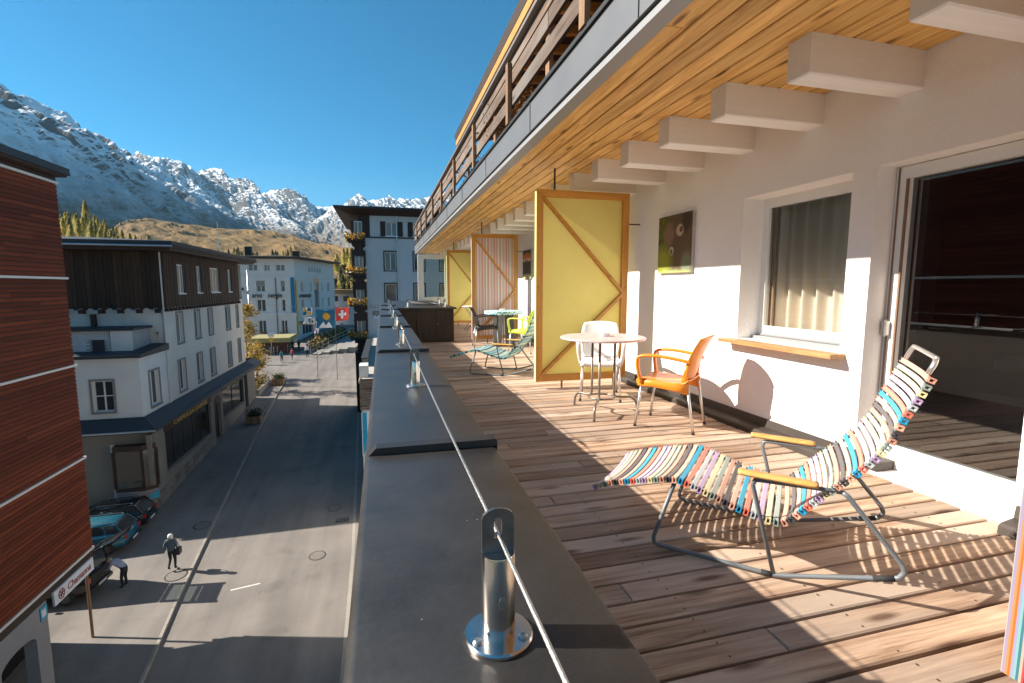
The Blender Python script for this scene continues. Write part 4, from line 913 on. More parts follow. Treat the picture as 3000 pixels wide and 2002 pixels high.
# ------------------------------------------------------------------ privacy screens
def screen(y, fab, label, x0=1.85, x1=3.10, edge=None):
    t = thing('privacy_screen', label, 'privacy screen', ((x0+x1)/2, y, 0), 0, 'wood framed privacy screens on the terrace')
    zb, zt, fw = .095, 2.48, .085; yf0, yf1 = y, y + .045
    for p, q in ((x0+.004, x0+fw), (x1-fw, x1)): m2 = MB(); m2.box(p, q, yf0, yf1, zb, zt); m2.build('stile', frame_wood, t)
    for r, s in ((zb, zb+fw), (zt-fw, zt)): m2 = MB(); m2.box(x0+fw, x1-fw, yf0+.001, yf1, r, s); m2.build('rail', frame_wood_x, t)
    zm = zb + (zt-zb)*.47
    for z0, z1 in ((zt-fw, zm+.02), (zb+fw, zm-.02)):
        m2 = MB(); m2.bar((x0+fw-.01, y+.024, z0), (x1-fw+.01, y+.024, z1), .036, .075, (0,1,0)); m2.v = m2.v; m2.build('brace', frame_wood_x, t)
    m2 = MB(); m2.grid(lambda u, v: (x0+(x1-.002-x0)*u, y+.05+.003*math.sin(u*9)*math.sin(v*14), zb+.002+(zt-zb-.004)*v), 10, 16); m2.build('fabric', fab, t, True)
    m2 = MB()
    for sx_ in (x0+.03, x1-.04):
        for k_ in range(7): m2.lathe([(.006,0),(.006,.003)], 8, (0,0,0)); m2.v[-16:] = [(a+sx_, y-c, b+zb+.05+k_*(zt-zb-.1)/6) for a, b, c in m2.v[-16:]]
    m2.build('screw', iron, t)
    m2 = MB(); m2.box(x0-.004, x0+.0035, y+.004, y+.06, zb+.003, zt-.003); m2.build('fabric_edge', edge or fab, t)
    for x in (x0+.36, x1-.16): m2 = MB(); m2.tube([(x,y+.03,0),(x,y+.03,zb)], .014, 8); m2.build('foot', table_metal, t)
    m2 = MB(); m2.tube([(x0+.24,y+.03,zt),(x0+.24,y+.03,ZS)], .012, 8); m2.build('hanger_rod', black_m, t)
    for z in (.6, 2.1): m2 = MB(); m2.tube([(x1,y+.03,z),(XW,y+.03,z)], .008, 6); m2.build('wall_fixing', black_m, t)
    return t
yellow_edge = pm('yellow_edge', (.78,.74,.30), .7, var=.04)
screen(5.80, yellow_fab, 'yellow privacy screen with orange wood frame behind the round table', edge=yellow_edge)
screen(10.95, stripe_fab, 'pink and grey striped privacy screen with wood frame in mid terrace', 1.965, 3.05)
screen(16.0, yellow_fab, 'farthest yellow privacy screen, partly hidden by the striped one', 2.05, 3.1, edge=yellow_edge)
screen(.905, stripe_fab, 'striped privacy screen edge at right border of view', 1.85, 3.1, edge=stripe_edge)

# ------------------------------------------------------------------ pictures on the wall (photographic prints of animals, as blurred colour fields)
def picture(y0, y1, z0, z1, label, cols, blobs):
    t = thing('wall_picture', label, 'picture', (XW-.03, (y0+y1)/2, (z0+z1)/2))
    m, nt, p = newmat('print_%d' % int(y0*10)); L = nt.links
    geo = N(nt, 'ShaderNodeNewGeometry'); n1 = N(nt, 'ShaderNodeTexNoise', ins={'Scale': 5., 'Detail': 5., 'Distortion': 1.2}); L.new(geo.outputs['Position'], n1.inputs['Vector'])
    cr = N(nt, 'ShaderNodeValToRGB'); ramp(cr, [(.3 + .4*i/(len(cols)-1), c) for i, c in enumerate(cols)])
    L.new(n1.outputs[0], cr.inputs[0]); res = cr.outputs[0]
    for (cy, cz, ry, rz, soft, c) in blobs:
        sub = N(nt, 'ShaderNodeVectorMath', operation='SUBTRACT'); L.new(geo.outputs['Position'], sub.inputs[0]); sub.inputs[1].default_value = (XW-.04, y1 - (y1-y0)*cy, z1 - (z1-z0)*cz)
        mu = N(nt, 'ShaderNodeVectorMath', operation='MULTIPLY'); L.new(sub.outputs[0], mu.inputs[0]); mu.inputs[1].default_value = (0, 1/((y1-y0)*ry), 1/((z1-z0)*rz))
        dn = N(nt, 'ShaderNodeTexNoise', ins={'Scale': 16., 'Detail': 3.}); L.new(geo.outputs['Position'], dn.inputs['Vector'])
        ln = N(nt, 'ShaderNodeVectorMath', operation='LENGTH'); L.new(mu.outputs[0], ln.inputs[0])
        ad = N(nt, 'ShaderNodeMath', operation='MULTIPLY_ADD', ins={1: .5}); L.new(dn.outputs[0], ad.inputs[0]); L.new(ln.outputs['Value'], ad.inputs[2])
        mr = N(nt, 'ShaderNodeMapRange', ins={'From Min': 1.25+soft, 'From Max': 1.25-soft}); L.new(ad.outputs[0], mr.inputs['Value'])
        mx = N(nt, 'ShaderNodeMix', data_type='RGBA'); mx.inputs[7].default_value = c4(c); L.new(mr.outputs[0], mx.inputs[0]); L.new(res, mx.inputs[6]); res = mx.outputs[2]
    L.new(res, p.inputs['Base Color']); p.inputs['Roughness'].default_value = .55
    MB().box(XW-.04, XW-.002, y0, y1, z0, z1).build('canvas', pm('canvas_edge_%d' % int(y0*10), (.45,.42,.38), .8), t)
    MB().box(XW-.0425, XW-.0405, y0+.002, y1-.002, z0+.002, z1-.002).build('print', m, t)
picture(4.64, 5.30, 1.455, 2.11, 'green and brown animal photo print on the wall beside the yellow screen',
        [(.035,.04,.012),(.10,.12,.02),(.06,.055,.02),(.20,.25,.03)],
        [(.72,.5,.42,.75,.3,(.10,.065,.045)), (.33,.33,.16,.2,.25,(.20,.12,.09)), (.66,.28,.11,.10,.12,(.42,.33,.26)), (.69,.27,.05,.05,.1,(.12,.05,.035)), (.84,.12,.12,.2,.2,(.03,.025,.025)),
         (.42,.62,.07,.07,.1,(.50,.46,.42)), (.42,.63,.045,.05,.1,(.08,.06,.05)), (.16,.78,.26,.24,.4,(.26,.28,.03)), (.86,.86,.15,.2,.25,(.16,.18,.12)), (.5,1.04,.8,.09,.3,(.34,.38,.14))])
picture(10.53, 11.18, 1.475, 2.13, 'dark photo print with orange cap shape on wall beside striped screen',
        [(.02,.015,.012),(.06,.04,.025),(.10,.09,.05)],
        [(.5,.27,.5,.16,.2,(.55,.13,.02)), (.5,.34,.55,.06,.15,(.55,.42,.25)), (.5,.6,.25,.25,.3,(.05,.035,.03)), (.5,.95,.6,.12,.3,(.42,.40,.18))])
t = thing('wall_hooks', 'row of small grey wall hooks low on white wall beside the striped screen', 'hooks', (XW-.02, 10.4, 1.0))
for i in range(4): m2 = MB(); m2.tube([(XW,10.25+i*.07,1.03),(XW-.03,10.25+i*.07,1.03),(XW-.035,10.25+i*.07,.99),(XW-.02,10.25+i*.07,.97)], .006, 6); m2.build('hook', grey_steel, t)

# ================================================================== FURNITURE
def ribbon(mb, pts, side, w, th, mi=0):
    pts = [Vector(p) for p in pts]; side = Vector(side).normalized(); rings = []
    for i, p in enumerate(pts):
        d = (pts[min(i+1,len(pts)-1)] - pts[max(i-1,0)]).normalized(); n = d.cross(side).normalized(); sd_ = n.cross(d).normalized()
        ww = w[i] if isinstance(w, (list, tuple)) else w
        a, b = sd_*ww/2, n*th/2; c = .3
        rings.append([p-a-b*c, p-a*.8-b, p+a*.8-b, p+a-b*c, p+a+b*c, p+a*.8+b, p-a*.8+b, p-a+b*c])
    return mb.loft(rings)
def smooth_pts(ctrl, n=6):
    P = [Vector(c) for c in ctrl]; P = [P[0]*2-P[1]] + P + [P[-1]*2-P[-2]]; out = []
    for i in range(1, len(P)-2):
        for k in range(n):
            t = k/n; a, b, c, d = P[i-1], P[i], P[i+1], P[i+2]
            out.append(.5*((2*b) + (c-a)*t + (2*a-5*b+4*c-d)*t*t + (3*b-a-3*c+d)*t**3))
    out.append(P[-2]); return out
def make_chair(label, loc, rotz, plastic, legm=None):
    legm = legm or alu
    t = thing('armchair', label, 'chair', loc, rotz, 'plastic armchairs on the terrace')
    prof = smooth_pts([(0,.245,.395),(0,.25,.428),(0,.225,.449),(0,.10,.445),(0,-.06,.432),(0,-.17,.440),(0,-.215,.475)], 4)
    def seat(u, v):
        p = prof[min(len(prof)-1, int(round(v*(len(prof)-1))))]; x = (u-.5)*.44; e = abs(u-.5)*2
        return (x, p.y, p.z + .012*e**3 - (.03*max(0, e-.9)*10*.1))
    m2 = MB().sheet(lambda u, v: seat(1-u, v), 12, len(prof)-1, .012)
    for s in (-1, 1): ribbon(m2, [(s*.216,.235,.415),(s*.22,.1,.418),(s*.217,-.1,.408),(s*.205,-.22,.40)], (0,0,1), [.055,.06,.075,.11], .022)
    m2.build('seat', plastic, t, True, world=False)
    bp_ = smooth_pts([(0,-.205,.455),(0,-.225,.52),(0,-.255,.63),(0,-.30,.745),(0,-.345,.835),(0,-.372,.868)], 4)
    def back(u, v):
        p = bp_[min(len(bp_)-1, int(round(v*(len(bp_)-1))))]; wd = .405 + .055*math.sin(min(1,v*1.15)*math.pi) - .03*max(0,v-.7)/.3; x = (u-.5)*wd; e = abs(u-.5)*2
        return (x, p.y + .045*e**2.2, p.z - .018*e**3*(1 if v > .85 else 0))
    m2 = MB().sheet(back, 12, len(bp_)-1, .011)
    for s in (-1, 1): ribbon(m2, [(s*.195,-.195,.40),(s*.205,-.185,.50),(s*.222,-.205,.62)], (0,1,.2), [.05,.045,.03], .022)
    m2.build('backrest', plastic, t, True, world=False)
    for s in (-1, 1):
        pts = smooth_pts([(s*.222,.20,.42),(s*.245,.225,.53),(s*.252,.232,.625),(s*.254,.205,.668),(s*.254,.10,.682),(s*.248,-.06,.672),(s*.232,-.20,.648),(s*.22,-.235,.63)], 5)
        m2 = MB(); ribbon(m2, pts, (1,0,0), [.04 + .012*math.sin(i/len(pts)*3.1) for i in range(len(pts))], .026); m2.build('armrest', plastic, t, True, world=False)
    for s, y0, y1, x0, x1 in ((-1,.20,.25,.20,.225),(1,.20,.25,.20,.225),(-1,-.205,-.275,.19,.212),(1,-.205,-.275,.19,.212)):
        m2 = MB(); m2.tube([(s*x0,y0,.425),(s*x1,y1,.012)], [.0135,.0125], 12); lg = m2.build('leg', legm, t, True, world=False)
        m2 = MB(); m2.tube([(s*x1*1.001,y1,.02),(s*(x1+.0006),y1,0)], .0145, 10); m2.build('foot_cap', rubber, lg, True, world=False)
    return t
make_chair('orange plastic armchair on pale metal legs beside the round table', (2.59, 3.97, 0), R(41.1), plastic_o)
make_chair('white plastic armchair behind the round table, in front of the yellow screen', (2.46, 5.22, 0), R(156.4), plastic_w)
make_chair('lime green plastic armchair by the checked table, half hidden by yellow screen', (2.72, 9.25, 0), R(41), plastic_l)
make_chair('black plastic armchair with pale legs pushed under the checked table', (2.17, 10.42, 0), R(-95), plastic_b)

tb = thing('round_table', 'round pinkish table on three bent metal legs beside the orange chair', 'table', (2.17, 4.56, 0))
m2 = MB(); m2.lathe([(.425,.768),(.432,.774),(.432,.786),(.428,.79)], 56); m2.build('table_top', table_pink, tb, 'auto', world=False)
for a in (R(113), R(235), R(-7.5)):
    c, s = math.cos(a), math.sin(a)
    pts = [(.135*c,.135*s,.766),(.135*c,.135*s,.21)] + [p for p in smooth_pts([(.135*c,.135*s,.20),(.15*c,.15*s,.165),(.22*c,.22*s,.155),(.32*c,.32*s,.15),(.375*c,.375*s,.10),(.392*c,.392*s,.002)], 6)]
    m2 = MB(); m2.tube(pts, .0125, 10); m2.build('leg', table_metal, tb, True, world=False)
m2 = MB(); m2.tube([(.135*math.cos(i*math.pi/12), .135*math.sin(i*math.pi/12), .163) for i in range(24)], .010, 8, True); m2.build('ring', table_metal, tb, True, world=False)
m2 = MB(); m2.box(-.15,.15,-.02,.02,.758,.767); m2.box(-.02,.02,-.15,.15,.7575,.7665); m2.build('top_bracket', table_metal, tb, world=False)
def ashtray(loc, label):
    t = thing('ashtray', label, 'ashtray', loc); m2 = MB(); m2.lathe([(.045,0),(.055,.012),(.058,.038),(.05,.038),(.044,.012),(.0,.01)], 20); m2.build('bowl', white_paint, t, 'auto', world=False)
ashtray((2.21, 4.60, .79), 'small white ashtray on the round pinkish table')
t2 = thing('checked_table', 'round table with turquoise and white checked cloth near the striped screen', 'table', (2.57, 10.42, 0))
chk = bpy.data.materials.new('checked_cloth'); chk.use_nodes = True
_p = chk.node_tree.nodes['Principled BSDF']; _c = chk.node_tree.nodes.new('ShaderNodeTexChecker'); _g = chk.node_tree.nodes.new('ShaderNodeNewGeometry')
_c.inputs['Scale'].default_value = 26; _c.inputs['Color1'].default_value = (.06,.33,.38,1); _c.inputs['Color2'].default_value = (.70,.76,.74,1)
chk.node_tree.links.new(_g.outputs['Position'], _c.inputs['Vector']); chk.node_tree.links.new(_c.outputs[0], _p.inputs['Base Color']); _p.inputs['Roughness'].default_value = .8
m2 = MB(); m2.lathe([(.42,.70),(.425,.705),(.428,.765),(.42,.772)], 48); m2.build('table_cloth', chk, t2, 'auto', world=False)
for a in (R(200), R(320), R(80)):
    m2 = MB(); c, s = math.cos(a), math.sin(a); m2.bar((.13*c,.13*s,.70), (.17*c,.17*s,0), .012, .22, (c,s,0)); m2.build('leg_panel', grey_steel, t2, world=False)
ashtray((2.55, 10.45, .772), 'small white ashtray on the checked table')
t3 = thing('bistro_table', 'thin folding bistro table in front of the farthest yellow screen', 'table', (2.58, 14.2, 0))
m2 = MB(); m2.lathe([(.33,.71),(.335,.72),(.33,.73)], 32); m2.build('table_top', white_paint, t3, 'auto', world=False)
for s in (-1, 1):
    for yy in (-.18, .18): m2 = MB(); m2.tube([(s*.24,yy,.71),(-s*.24,yy,0)], .009, 8); m2.build('leg', grey_steel, t3, True, world=False)

# sun loungers of coloured slats
PROF = [(-.86,.242),(-.773,.284),(-.645,.322),(-.52,.356),(-.445,.371),(-.398,.367),(-.278,.333),(-.186,.303),(-.083,.278),(-.02,.268),(.02,.270),(.053,.292),(.114,.366),(.173,.434),(.258,.528),(.328,.615),(.373,.695),(.404,.784),(.436,.857),(.480,.964)]
def lounger(label, loc, rotz, cols, k0=0):
    t = thing('sun_lounger', label, 'sun lounger', loc, rotz, 'slatted sun loungers on the deck')
    prof = smooth_pts([(s, 0, z) for s, z in PROF], 10)
    # resample by arc length
    acc = [0.]
    for a, b in zip(prof, prof[1:]): acc.append(acc[-1] + (b-a).length)
    def at_len(l):
        for i in range(len(acc)-1):
            if acc[i+1] >= l: u = (l-acc[i])/(acc[i+1]-acc[i]+1e-9); return prof[i].lerp(prof[i+1], u), (prof[i+1]-prof[i]).normalized()
        return prof[-1], (prof[-1]-prof[-2]).normalized()
    n = int(acc[-1] / .0300)
    for i in range(n):
        p, d = at_len((i+.5)*acc[-1]/n); nn = Vector((-d.z, 0, d.x))
        m2 = MB(); hw = .0112; th = .0085; rings = []
        for k in range(9):
            v = k/8; yy = .002 + v*.572; sag = -.020*4*v*(1-v)
            c = p + nn*sag + Vector((0, yy, 0)); a, b = d*hw, nn*th/2
            rings.append([c-a-b*.4, c-a*.8-b, c+a*.8-b, c+a-b*.4, c+a+b*.4, c+a*.8+b, c-a*.8+b, c-a+b*.4])
        m2.loft(rings)
        for yy in (.0, .577):
            c = p + Vector((0, yy, 0)) - nn*.006; sgn = 1
            for off in (-.010, .006): m2.add([c + d*(off+dx) + nn*dz + Vector((0, dy, 0)) for dx in (0,.005) for dy in (-.012,.012) for dz in (-.012,.012)], [(0,1,3,2),(4,6,7,5),(0,4,5,1),(2,3,7,6),(0,2,6,4),(1,5,7,3)], 1)
            m2.add([c + d*dx + nn*dz + Vector((0, dy, 0)) for dx in (-.010,.011) for dy in (-.012,.012) for dz in (-.015,-.011)], [(0,1,3,2),(4,6,7,5),(0,4,5,1),(2,3,7,6),(0,2,6,4),(1,5,7,3)], 1)
        ci = (i + k0) % len(cols); m2.build('slat', list(cols[ci]), t, 'auto', world=False)
    for yy in (.012, .565):
        m2 = MB(); m2.tube([(q.x, yy, q.z-.011) for q in prof[::4]], .0065, 8); m2.build('side_rail', grey_steel, t, True, world=False)
    for yy in (.0, .60):
        o_ = -1 if yy == 0 else 1
        pts = [(-.44,yy-o_*.02,.352),(-.52,yy,.085)] + [tuple(q) for q in smooth_pts([(-.531,yy,.048),(-.522,yy,.018),(-.48,yy,.0115)], 4)] + [(-.03,yy,.0115),(.0,yy,.012),(.05,yy,.022),(.40,yy,.122)] + [tuple(q) for q in smooth_pts([(.440,yy,.136),(.457,yy,.165),(.450,yy,.195)], 4)] + [(.255,yy,.437),(.235,yy,.450)]
        m2 = MB(); m2.tube(pts, .0105, 10); m2.build('frame', grey_steel, t, True, world=False)
        m2 = MB(); pts = [(.235,yy,.450),(.15,yy+o_*.01,.452),(-.07,yy+o_*.015,.444)] + [tuple(q) for q in smooth_pts([(-.092,yy+o_*.015,.440),(-.098,yy+o_*.012,.415)], 3)] + [(.003,yy,.022)]
        m2.tube(pts, .0095, 10); m2.build('arm_support', grey_steel, t, True, world=False)
        m2 = MB(); ribbon(m2, smooth_pts([(-.160,yy+o_*.02,.470),(-.12,yy+o_*.02,.470),(-.02,yy+o_*.02,.469),(.10,yy+o_*.018,.468),(.150,yy+o_*.016,.467)], 4), (0,1,0), [.03]+[.05]*3+[.056]*10+[.05]*2+[.03], .019); m2.build('armrest', arm_wood, t, True, world=False)
        for s0, s1, z0, z1 in ((-.045,.0,.0125,.0125),(.36,.43,.1105,.131)): m2 = MB(); m2.tube([(s0,yy,z0),(s1,yy,z1)], .0122, 10); m2.build('glide', rubber, t, True, world=False)
    m2 = MB(); e = prof[-1]; dd = (prof[-1]-prof[-3]).normalized(); q = e + dd*.06
    m2.tube([(e.x, .05, e.z)] + [tuple(x) for x in smooth_pts([(e.x+dd.x*.04, .05, e.z+dd.z*.04), (q.x, .07, q.z), (q.x+dd.x*.006, .11, q.z+dd.z*.006), (q.x+dd.x*.006, .475, q.z+dd.z*.006), (q.x, .515, q.z), (e.x+dd.x*.04, .53, e.z+dd.z*.04)], 4)] + [(e.x, .53, e.z)], .0095, 10)
    m2.build('head_loop', alu, t, True, world=False)
    for s_, z in ((-.435,.35),(.2,.435)): m2 = MB(); m2.tube([(s_,0,z),(s_,.6,z)], .007, 8); m2.build('cross_bar', grey_steel, t, True, world=False)
    return t
def pc(name, c): 
    top = pm('slat_'+name, c, .5, var=.05, vs=8); cap = pm('clip_'+name, [x**1.45 for x in c], .45, var=.05); return (top, cap)
MULTI = [pc('blue', (.05,.40,.58)), pc('coral', (.80,.28,.20)), pc('silver', (.58,.60,.60)), pc('lilac', (.56,.42,.58)), pc('cream', (.80,.70,.45)), pc('sage', (.38,.43,.38)), pc('clay', (.64,.38,.29)), pc('charcoal', (.13,.12,.125)), pc('blush', (.80,.50,.38))]
AQUA = [pc('teal', (.08,.36,.40)), pc('mist', (.45,.58,.58)), pc('navy', (.05,.10,.18)), pc('mint', (.42,.58,.42)), pc('ice', (.55,.66,.70)), pc('green', (.16,.34,.26)), pc('sky', (.30,.48,.58))]
lounger('multicoloured slatted sun lounger with wooden armrests in the foreground', (1.66, 1.69, 0), R(-45.5), MULTI, 3)
lounger('turquoise slatted sun lounger farther back beside the yellow screen', (1.67, 6.79, 0), R(-34), AQUA)

# ================================================================== STREET LIFE
def planter_box(x, y, label, s=1.0, dead=False):
    t = thing('street_planter', label, 'planter', st(x, y, .11 if x < kx(y)-.2 else .01))
    for k in range(4):
        a = k*math.pi/2; 
        for j in range(4):
            m2 = MB(); u0 = -.5+j*.25; m2.box(u0*s+.006, (u0+.25)*s-.006, -.52*s, -.47*s, .04, .62*s); M_ = Matrix.Rotation(a, 4, 'Z'); m2.v = [tuple(M_ @ Vector(v)) for v in m2.v]; m2.build('stave', post_wood, t, world=False)
    m2 = MB().box(-.46*s,.46*s,-.46*s,.46*s,.05,.55*s); m2.build('soil', roof_brown, t, world=False)
    for m_, n_ in ((leaf_g if not dead else leaf_d, 420), (leaf_d, 260), (leaf_y if not dead else leaf_r, 90)):
        lm = leaves_mb(n_, lambda r: (r.gauss(0,.26*s), r.gauss(0,.26*s), .55*s + abs(r.gauss(.22,.16))*s), .07*s, n_); lm.build('foliage', m_, t, world=False)
planter_box(-11.2, 46.2, 'wooden tub with dark shrub standing in shade on the pavement', 1.1, True)
planter_box(-11.75, 59.7, 'sunlit wooden tub with green shrub at the far kerb end', 1.15)

def car(name, label, loc, rotz, paint, open_tail=False, rh=1.47, belt=1.0, tail=.5):
    t = thing(name, label, 'car', loc, rotz)
    def ring(x, zb, zt, hw, n=1): return [(x,-hw*.86,zb),(x,-hw,zb+.14),(x,-hw,zt-.18),(x,-hw*.93,zt),(x,hw*.93,zt),(x,hw,zt-.18),(x,hw,zb+.14),(x,hw*.86,zb)]
    q = belt
    m2 = MB(); m2.loft([ring(0,.42,.86*q,.70), ring(-.10,.30,.96*q,.80), ring(-.6,.22,1.0*q,.86), ring(-2.0,.20,.98*q,.88), ring(-3.2,.22,.96*q,.87), ring(-3.9,.26,.82*q,.83), ring(-4.25,.34,.72*q,.74), ring(-4.35,.42,.62*q,.62)])
    b = m2.build('body', paint, t, True, world=False)
    base = [(-.12,.74),(-.12,-.74),(-3.15,-.78),(-3.15,.78)]; top = [(-tail,.62),(-tail,-.62),(-2.25,-.64),(-2.25,.64)]; zb_ = .95*q; zt_ = rh-.09
    m2 = MB(); m2.loft([[(x,y,zb_) for x,y in base], [(x,y,zt_) for x,y in top]]); cabn = m2.build('cabin_glass', pane, t, world=False)
    m2 = MB(); m2.loft([[(x*1.0+.01*(1 if x > -1 else -1),y*1.02,zt_-.005) for x,y in top], [(x,y*1.0,zt_+.05) for x,y in top], [(x*.98-.05,y*.9,rh-.005) for x,y in top]]); m2.build('roof', paint, t, True, world=False)
    for s in (-1, 1):
        for p_, q_ in (((-.12,.745),(-tail,.625)),((-3.15,.785),(-2.25,.645)),((-1.7,.765),(-1.6,.635)),((-.85,.75),(-.95,.632))):
            m2 = MB(); m2.bar((p_[0],s*p_[1],zb_),(q_[0],s*q_[1],zt_+.01), .09, .02, (0,s,0)); m2.build('pillar', paint, t, world=False)
        m2 = MB(); m2.tube([(-.6,s*.55,rh),(-.62,s*.55,rh+.05),(-2.1,s*.55,rh+.05),(-2.15,s*.55,rh-.01)], .016, 6); m2.build('roof_rail', steel_dull, t, world=False)
        m2 = MB(); m2.box(-.05,.02,s*.70-.09,s*.70+.06,.70*q,.90*q); m2.build('tail_light', MAT.get('tail_red') or pm('tail_red', (.45,.02,.015), .25, spec=.7), t, world=False)
        m2 = MB(); m2.box(-2.75,-2.62,s*.90-.06,s*.90+.06,.98*q,1.08*q); m2.build('mirror', paint, t, world=False)
    for x in (-.82, -3.45):
        for s in (-1, 1):
            m2 = MB(); m2.lathe([(.2,-.1),(.29,-.1),(.315,-.07),(.315,.07),(.29,.1),(.2,.1)], 20); m2.v = [(x+a, s*.80+c, .315+b_) for a, b_, c in m2.v]; wh = m2.build('wheel', rubber, t, 'auto', world=False)
            m2 = MB(); m2.lathe([(.19,-.104),(.2,.104)], 16); m2.v = [(x+a, s*.80+c*1.03, .315+b_) for a, b_, c in m2.v]; m2.build('rim', iron, wh, world=False)
    m2 = MB(); m2.box(-.03,.07,-.72,.72,.36,.52); m2.build('bumper', plastic_b, t, world=False)
    m2 = MB(); m2.box(.0705,.08,-.26,.26,.42,.52); m2.build('number_plate', sign_white, t, world=False)
    if open_tail:
        m2 = MB(); m2.box(-.13,.012,-.66,.66,.56,.94*q); m2.build('boot_opening', black_m, t, world=False)
        a, bq = Vector((-tail,0,rh)), Vector((1.0,0,2.52)); d = bq - a
        fr_ = MB()
        for s in (-1, 1): fr_.bar(a + Vector((0,s*.56,0)), bq + Vector((0,s*.60,0)), .14, .07)
        fr_.bar(a + d*.03 + Vector((0,-.5,0)), a + d*.03 + Vector((0,.5,0)), .12, .06); fr_.bar(a + d*.52 + Vector((0,-.55,0)), a + d*.52 + Vector((0,.55,0)), .12, .06)
        fr_.bar(a + d*.80 + Vector((0,-.58,-.03)), a + d*.80 + Vector((0,.58,-.03)), .50, .08, Vector((-d.z,0,d.x)))
        tg = fr_.build('tailgate', paint, t, world=False)
        m2 = MB(); m2.bar(a + d*.06, a + d*.48, 1.0, .012, Vector((-d.z,0,d.x))); m2.build('rear_pane', glassmat('car_glass', (.55,.6,.6)), tg, world=False)
    else:
        m2 = MB(); m2.bar((-.10,0,.97),(-.48,0,1.37), 1.15, .012, (1,0,1)); m2.build('rear_pane', MAT.get('car_rear_glass') or pm('car_rear_glass', (.012,.013,.015), .4, spec=.2), t, world=False)
    return t
paint_t = pm('paint_teal', (.03,.16,.23), .25, metal=.4, var=.04, coat=.6); paint_d = pm('paint_dark', (.022,.020,.020), .25, metal=.3, var=.1, coat=.6)
paint_k = pm('paint_black', (.015,.016,.02), .25, metal=.3, var=.1, coat=.6)
car('parked_car', 'teal estate car parked in the shaded alley beside the red house', st(-12.55, 27.6, .1), R(2), paint_t)
car('parked_car', 'dark van with raised tailgate at the foot of the red house', st(-12.25, 23.9, .1), R(-4), paint_d, True, 1.93, 1.12, .22)
car('parked_car', 'black car half hidden behind the teal car under the corner oriel', st(-12.55, 29.55, .1), R(2), paint_k)

def person(label, loc, rotz, joints, cloth, scale=1.0, hair=(.55,.53,.50), hat=None):
    """one continuous skinned figure; faces get cloth, skin or shoe material by their nearest bone"""
    t = thing('person', label, 'person', loc, rotz); t.scale = (scale,)*3
    J = dict(pel=(0,0,.94), spi=(0,0,1.12), che=(0,.0,1.34), nek=(0,.0,1.49), hea=(0,.02,1.60), top=(0,.02,1.72),
             shl=(-.18,0,1.42), ell=(-.23,-.03,1.15), wrl=(-.24,.05,.92), hal=(-.24,.09,.83), shr=(.18,0,1.42), elr=(.23,-.03,1.15), wrr=(.24,.05,.92), har=(.24,.09,.83),
             hil=(-.09,0,.90), knl=(-.10,.02,.50), anl=(-.10,-.03,.09), tol=(-.10,.14,.045), hir=(.09,0,.90), knr=(.10,.02,.50), anr=(.10,-.03,.09), tor=(.10,.14,.045))
    J.update(joints)
    Rr = dict(pel=(.15,.12), spi=(.145,.11), che=(.17,.115), nek=(.058,.06), hea=(.085,.10), top=(.055,.065), shl=.075, shr=.075, ell=.05, elr=.05, wrl=.036, wrr=.036, hal=(.022,.04), har=(.022,.04),
              hil=.095, hir=.095, knl=.066, knr=.066, anl=.045, anr=.045, tol=(.042,.03), tor=(.042,.03))
    E_ = [('pel','spi'),('spi','che'),('che','nek'),('nek','hea'),('hea','top'),('che','shl'),('shl','ell'),('ell','wrl'),('wrl','hal'),('che','shr'),('shr','elr'),('elr','wrr'),('wrr','har'),('pel','hil'),('hil','knl'),('knl','anl'),('anl','tol'),('pel','hir'),('hir','knr'),('knr','anr'),('anr','tor')]
    names = list(J); me = bpy.data.meshes.new('body'); me.from_pydata([J[n] for n in names], [(names.index(a), names.index(b)) for a, b in E_], [])
    ob = bpy.data.objects.new('body', me); COL.objects.link(ob)
    md = ob.modifiers.new('skin', 'SKIN'); md.use_smooth_shade = True
    for i, n in enumerate(names):
        r = Rr[n]; me.skin_vertices[0].data[i].radius = r if isinstance(r, tuple) else (r, r)
        me.skin_vertices[0].data[i].use_root = (n == 'pel')
    sb = ob.modifiers.new('sub', 'SUBSURF'); sb.levels = 2; sb.render_levels = 2
    dg = bpy.context.evaluated_depsgraph_get(); m3 = bpy.data.meshes.new_from_object(ob.evaluated_get(dg)); bpy.data.objects.remove(ob)
    m3.name = 'body'
    for m_ in (cloth[0], cloth[1], skin_m, plastic_b): m3.materials.append(m_)
    V = {n: Vector(J[n]) for n in names}
    def near(c):
        best = (9, None)
        for a, b in E_:
            d = V[b]-V[a]; u = max(0, min(1, (c-V[a]).dot(d)/d.length_squared)); q = (V[a]+d*u-c).length
            if q < best[0]: best = (q, (a, b))
        return best[1]
    for p in m3.polygons:
        a, b = near(p.center); p.use_smooth = True
        p.material_index = 2 if b in ('hea','top','hal','har') else 3 if b in ('tol','tor') else 1 if b in ('hil','hir','knl','knr','anl','anr') else 0
    bo = link('body', m3, t)
    h = V['hea']; up_ = (V['top']-V['hea']).normalized()
    m2 = MB(); m2.lathe([(.02,.10),(.075,.085),(.105,.04),(.108,-.03),(.095,-.08),(.06,-.09)][::-1], 14); q = Vector((0,0,1)).rotation_difference(up_).to_matrix(); m2.v = [tuple(q @ (Vector((a, b-.025, c+.045))) + h) for a, b, c in m2.v]
    m2.build('hair', pm('hair_%d' % len(MAT), hair, .8, var=.2, fine=200, bump=.4), t, True, world=False)
    m2 = MB(); f = q @ Vector((0,.115,0)) + h; m2.lathe([(.004,.03),(.014,0),(.008,-.012)], 6); m2.v = [tuple(Vector(v) + f) for v in m2.v]; m2.build('nose', skin_m, t, True, world=False)
    return t
jk = lambda n, c: pm('cloth_'+n, c, .85, var=.2, vs=9, bump=.3, bs=60)
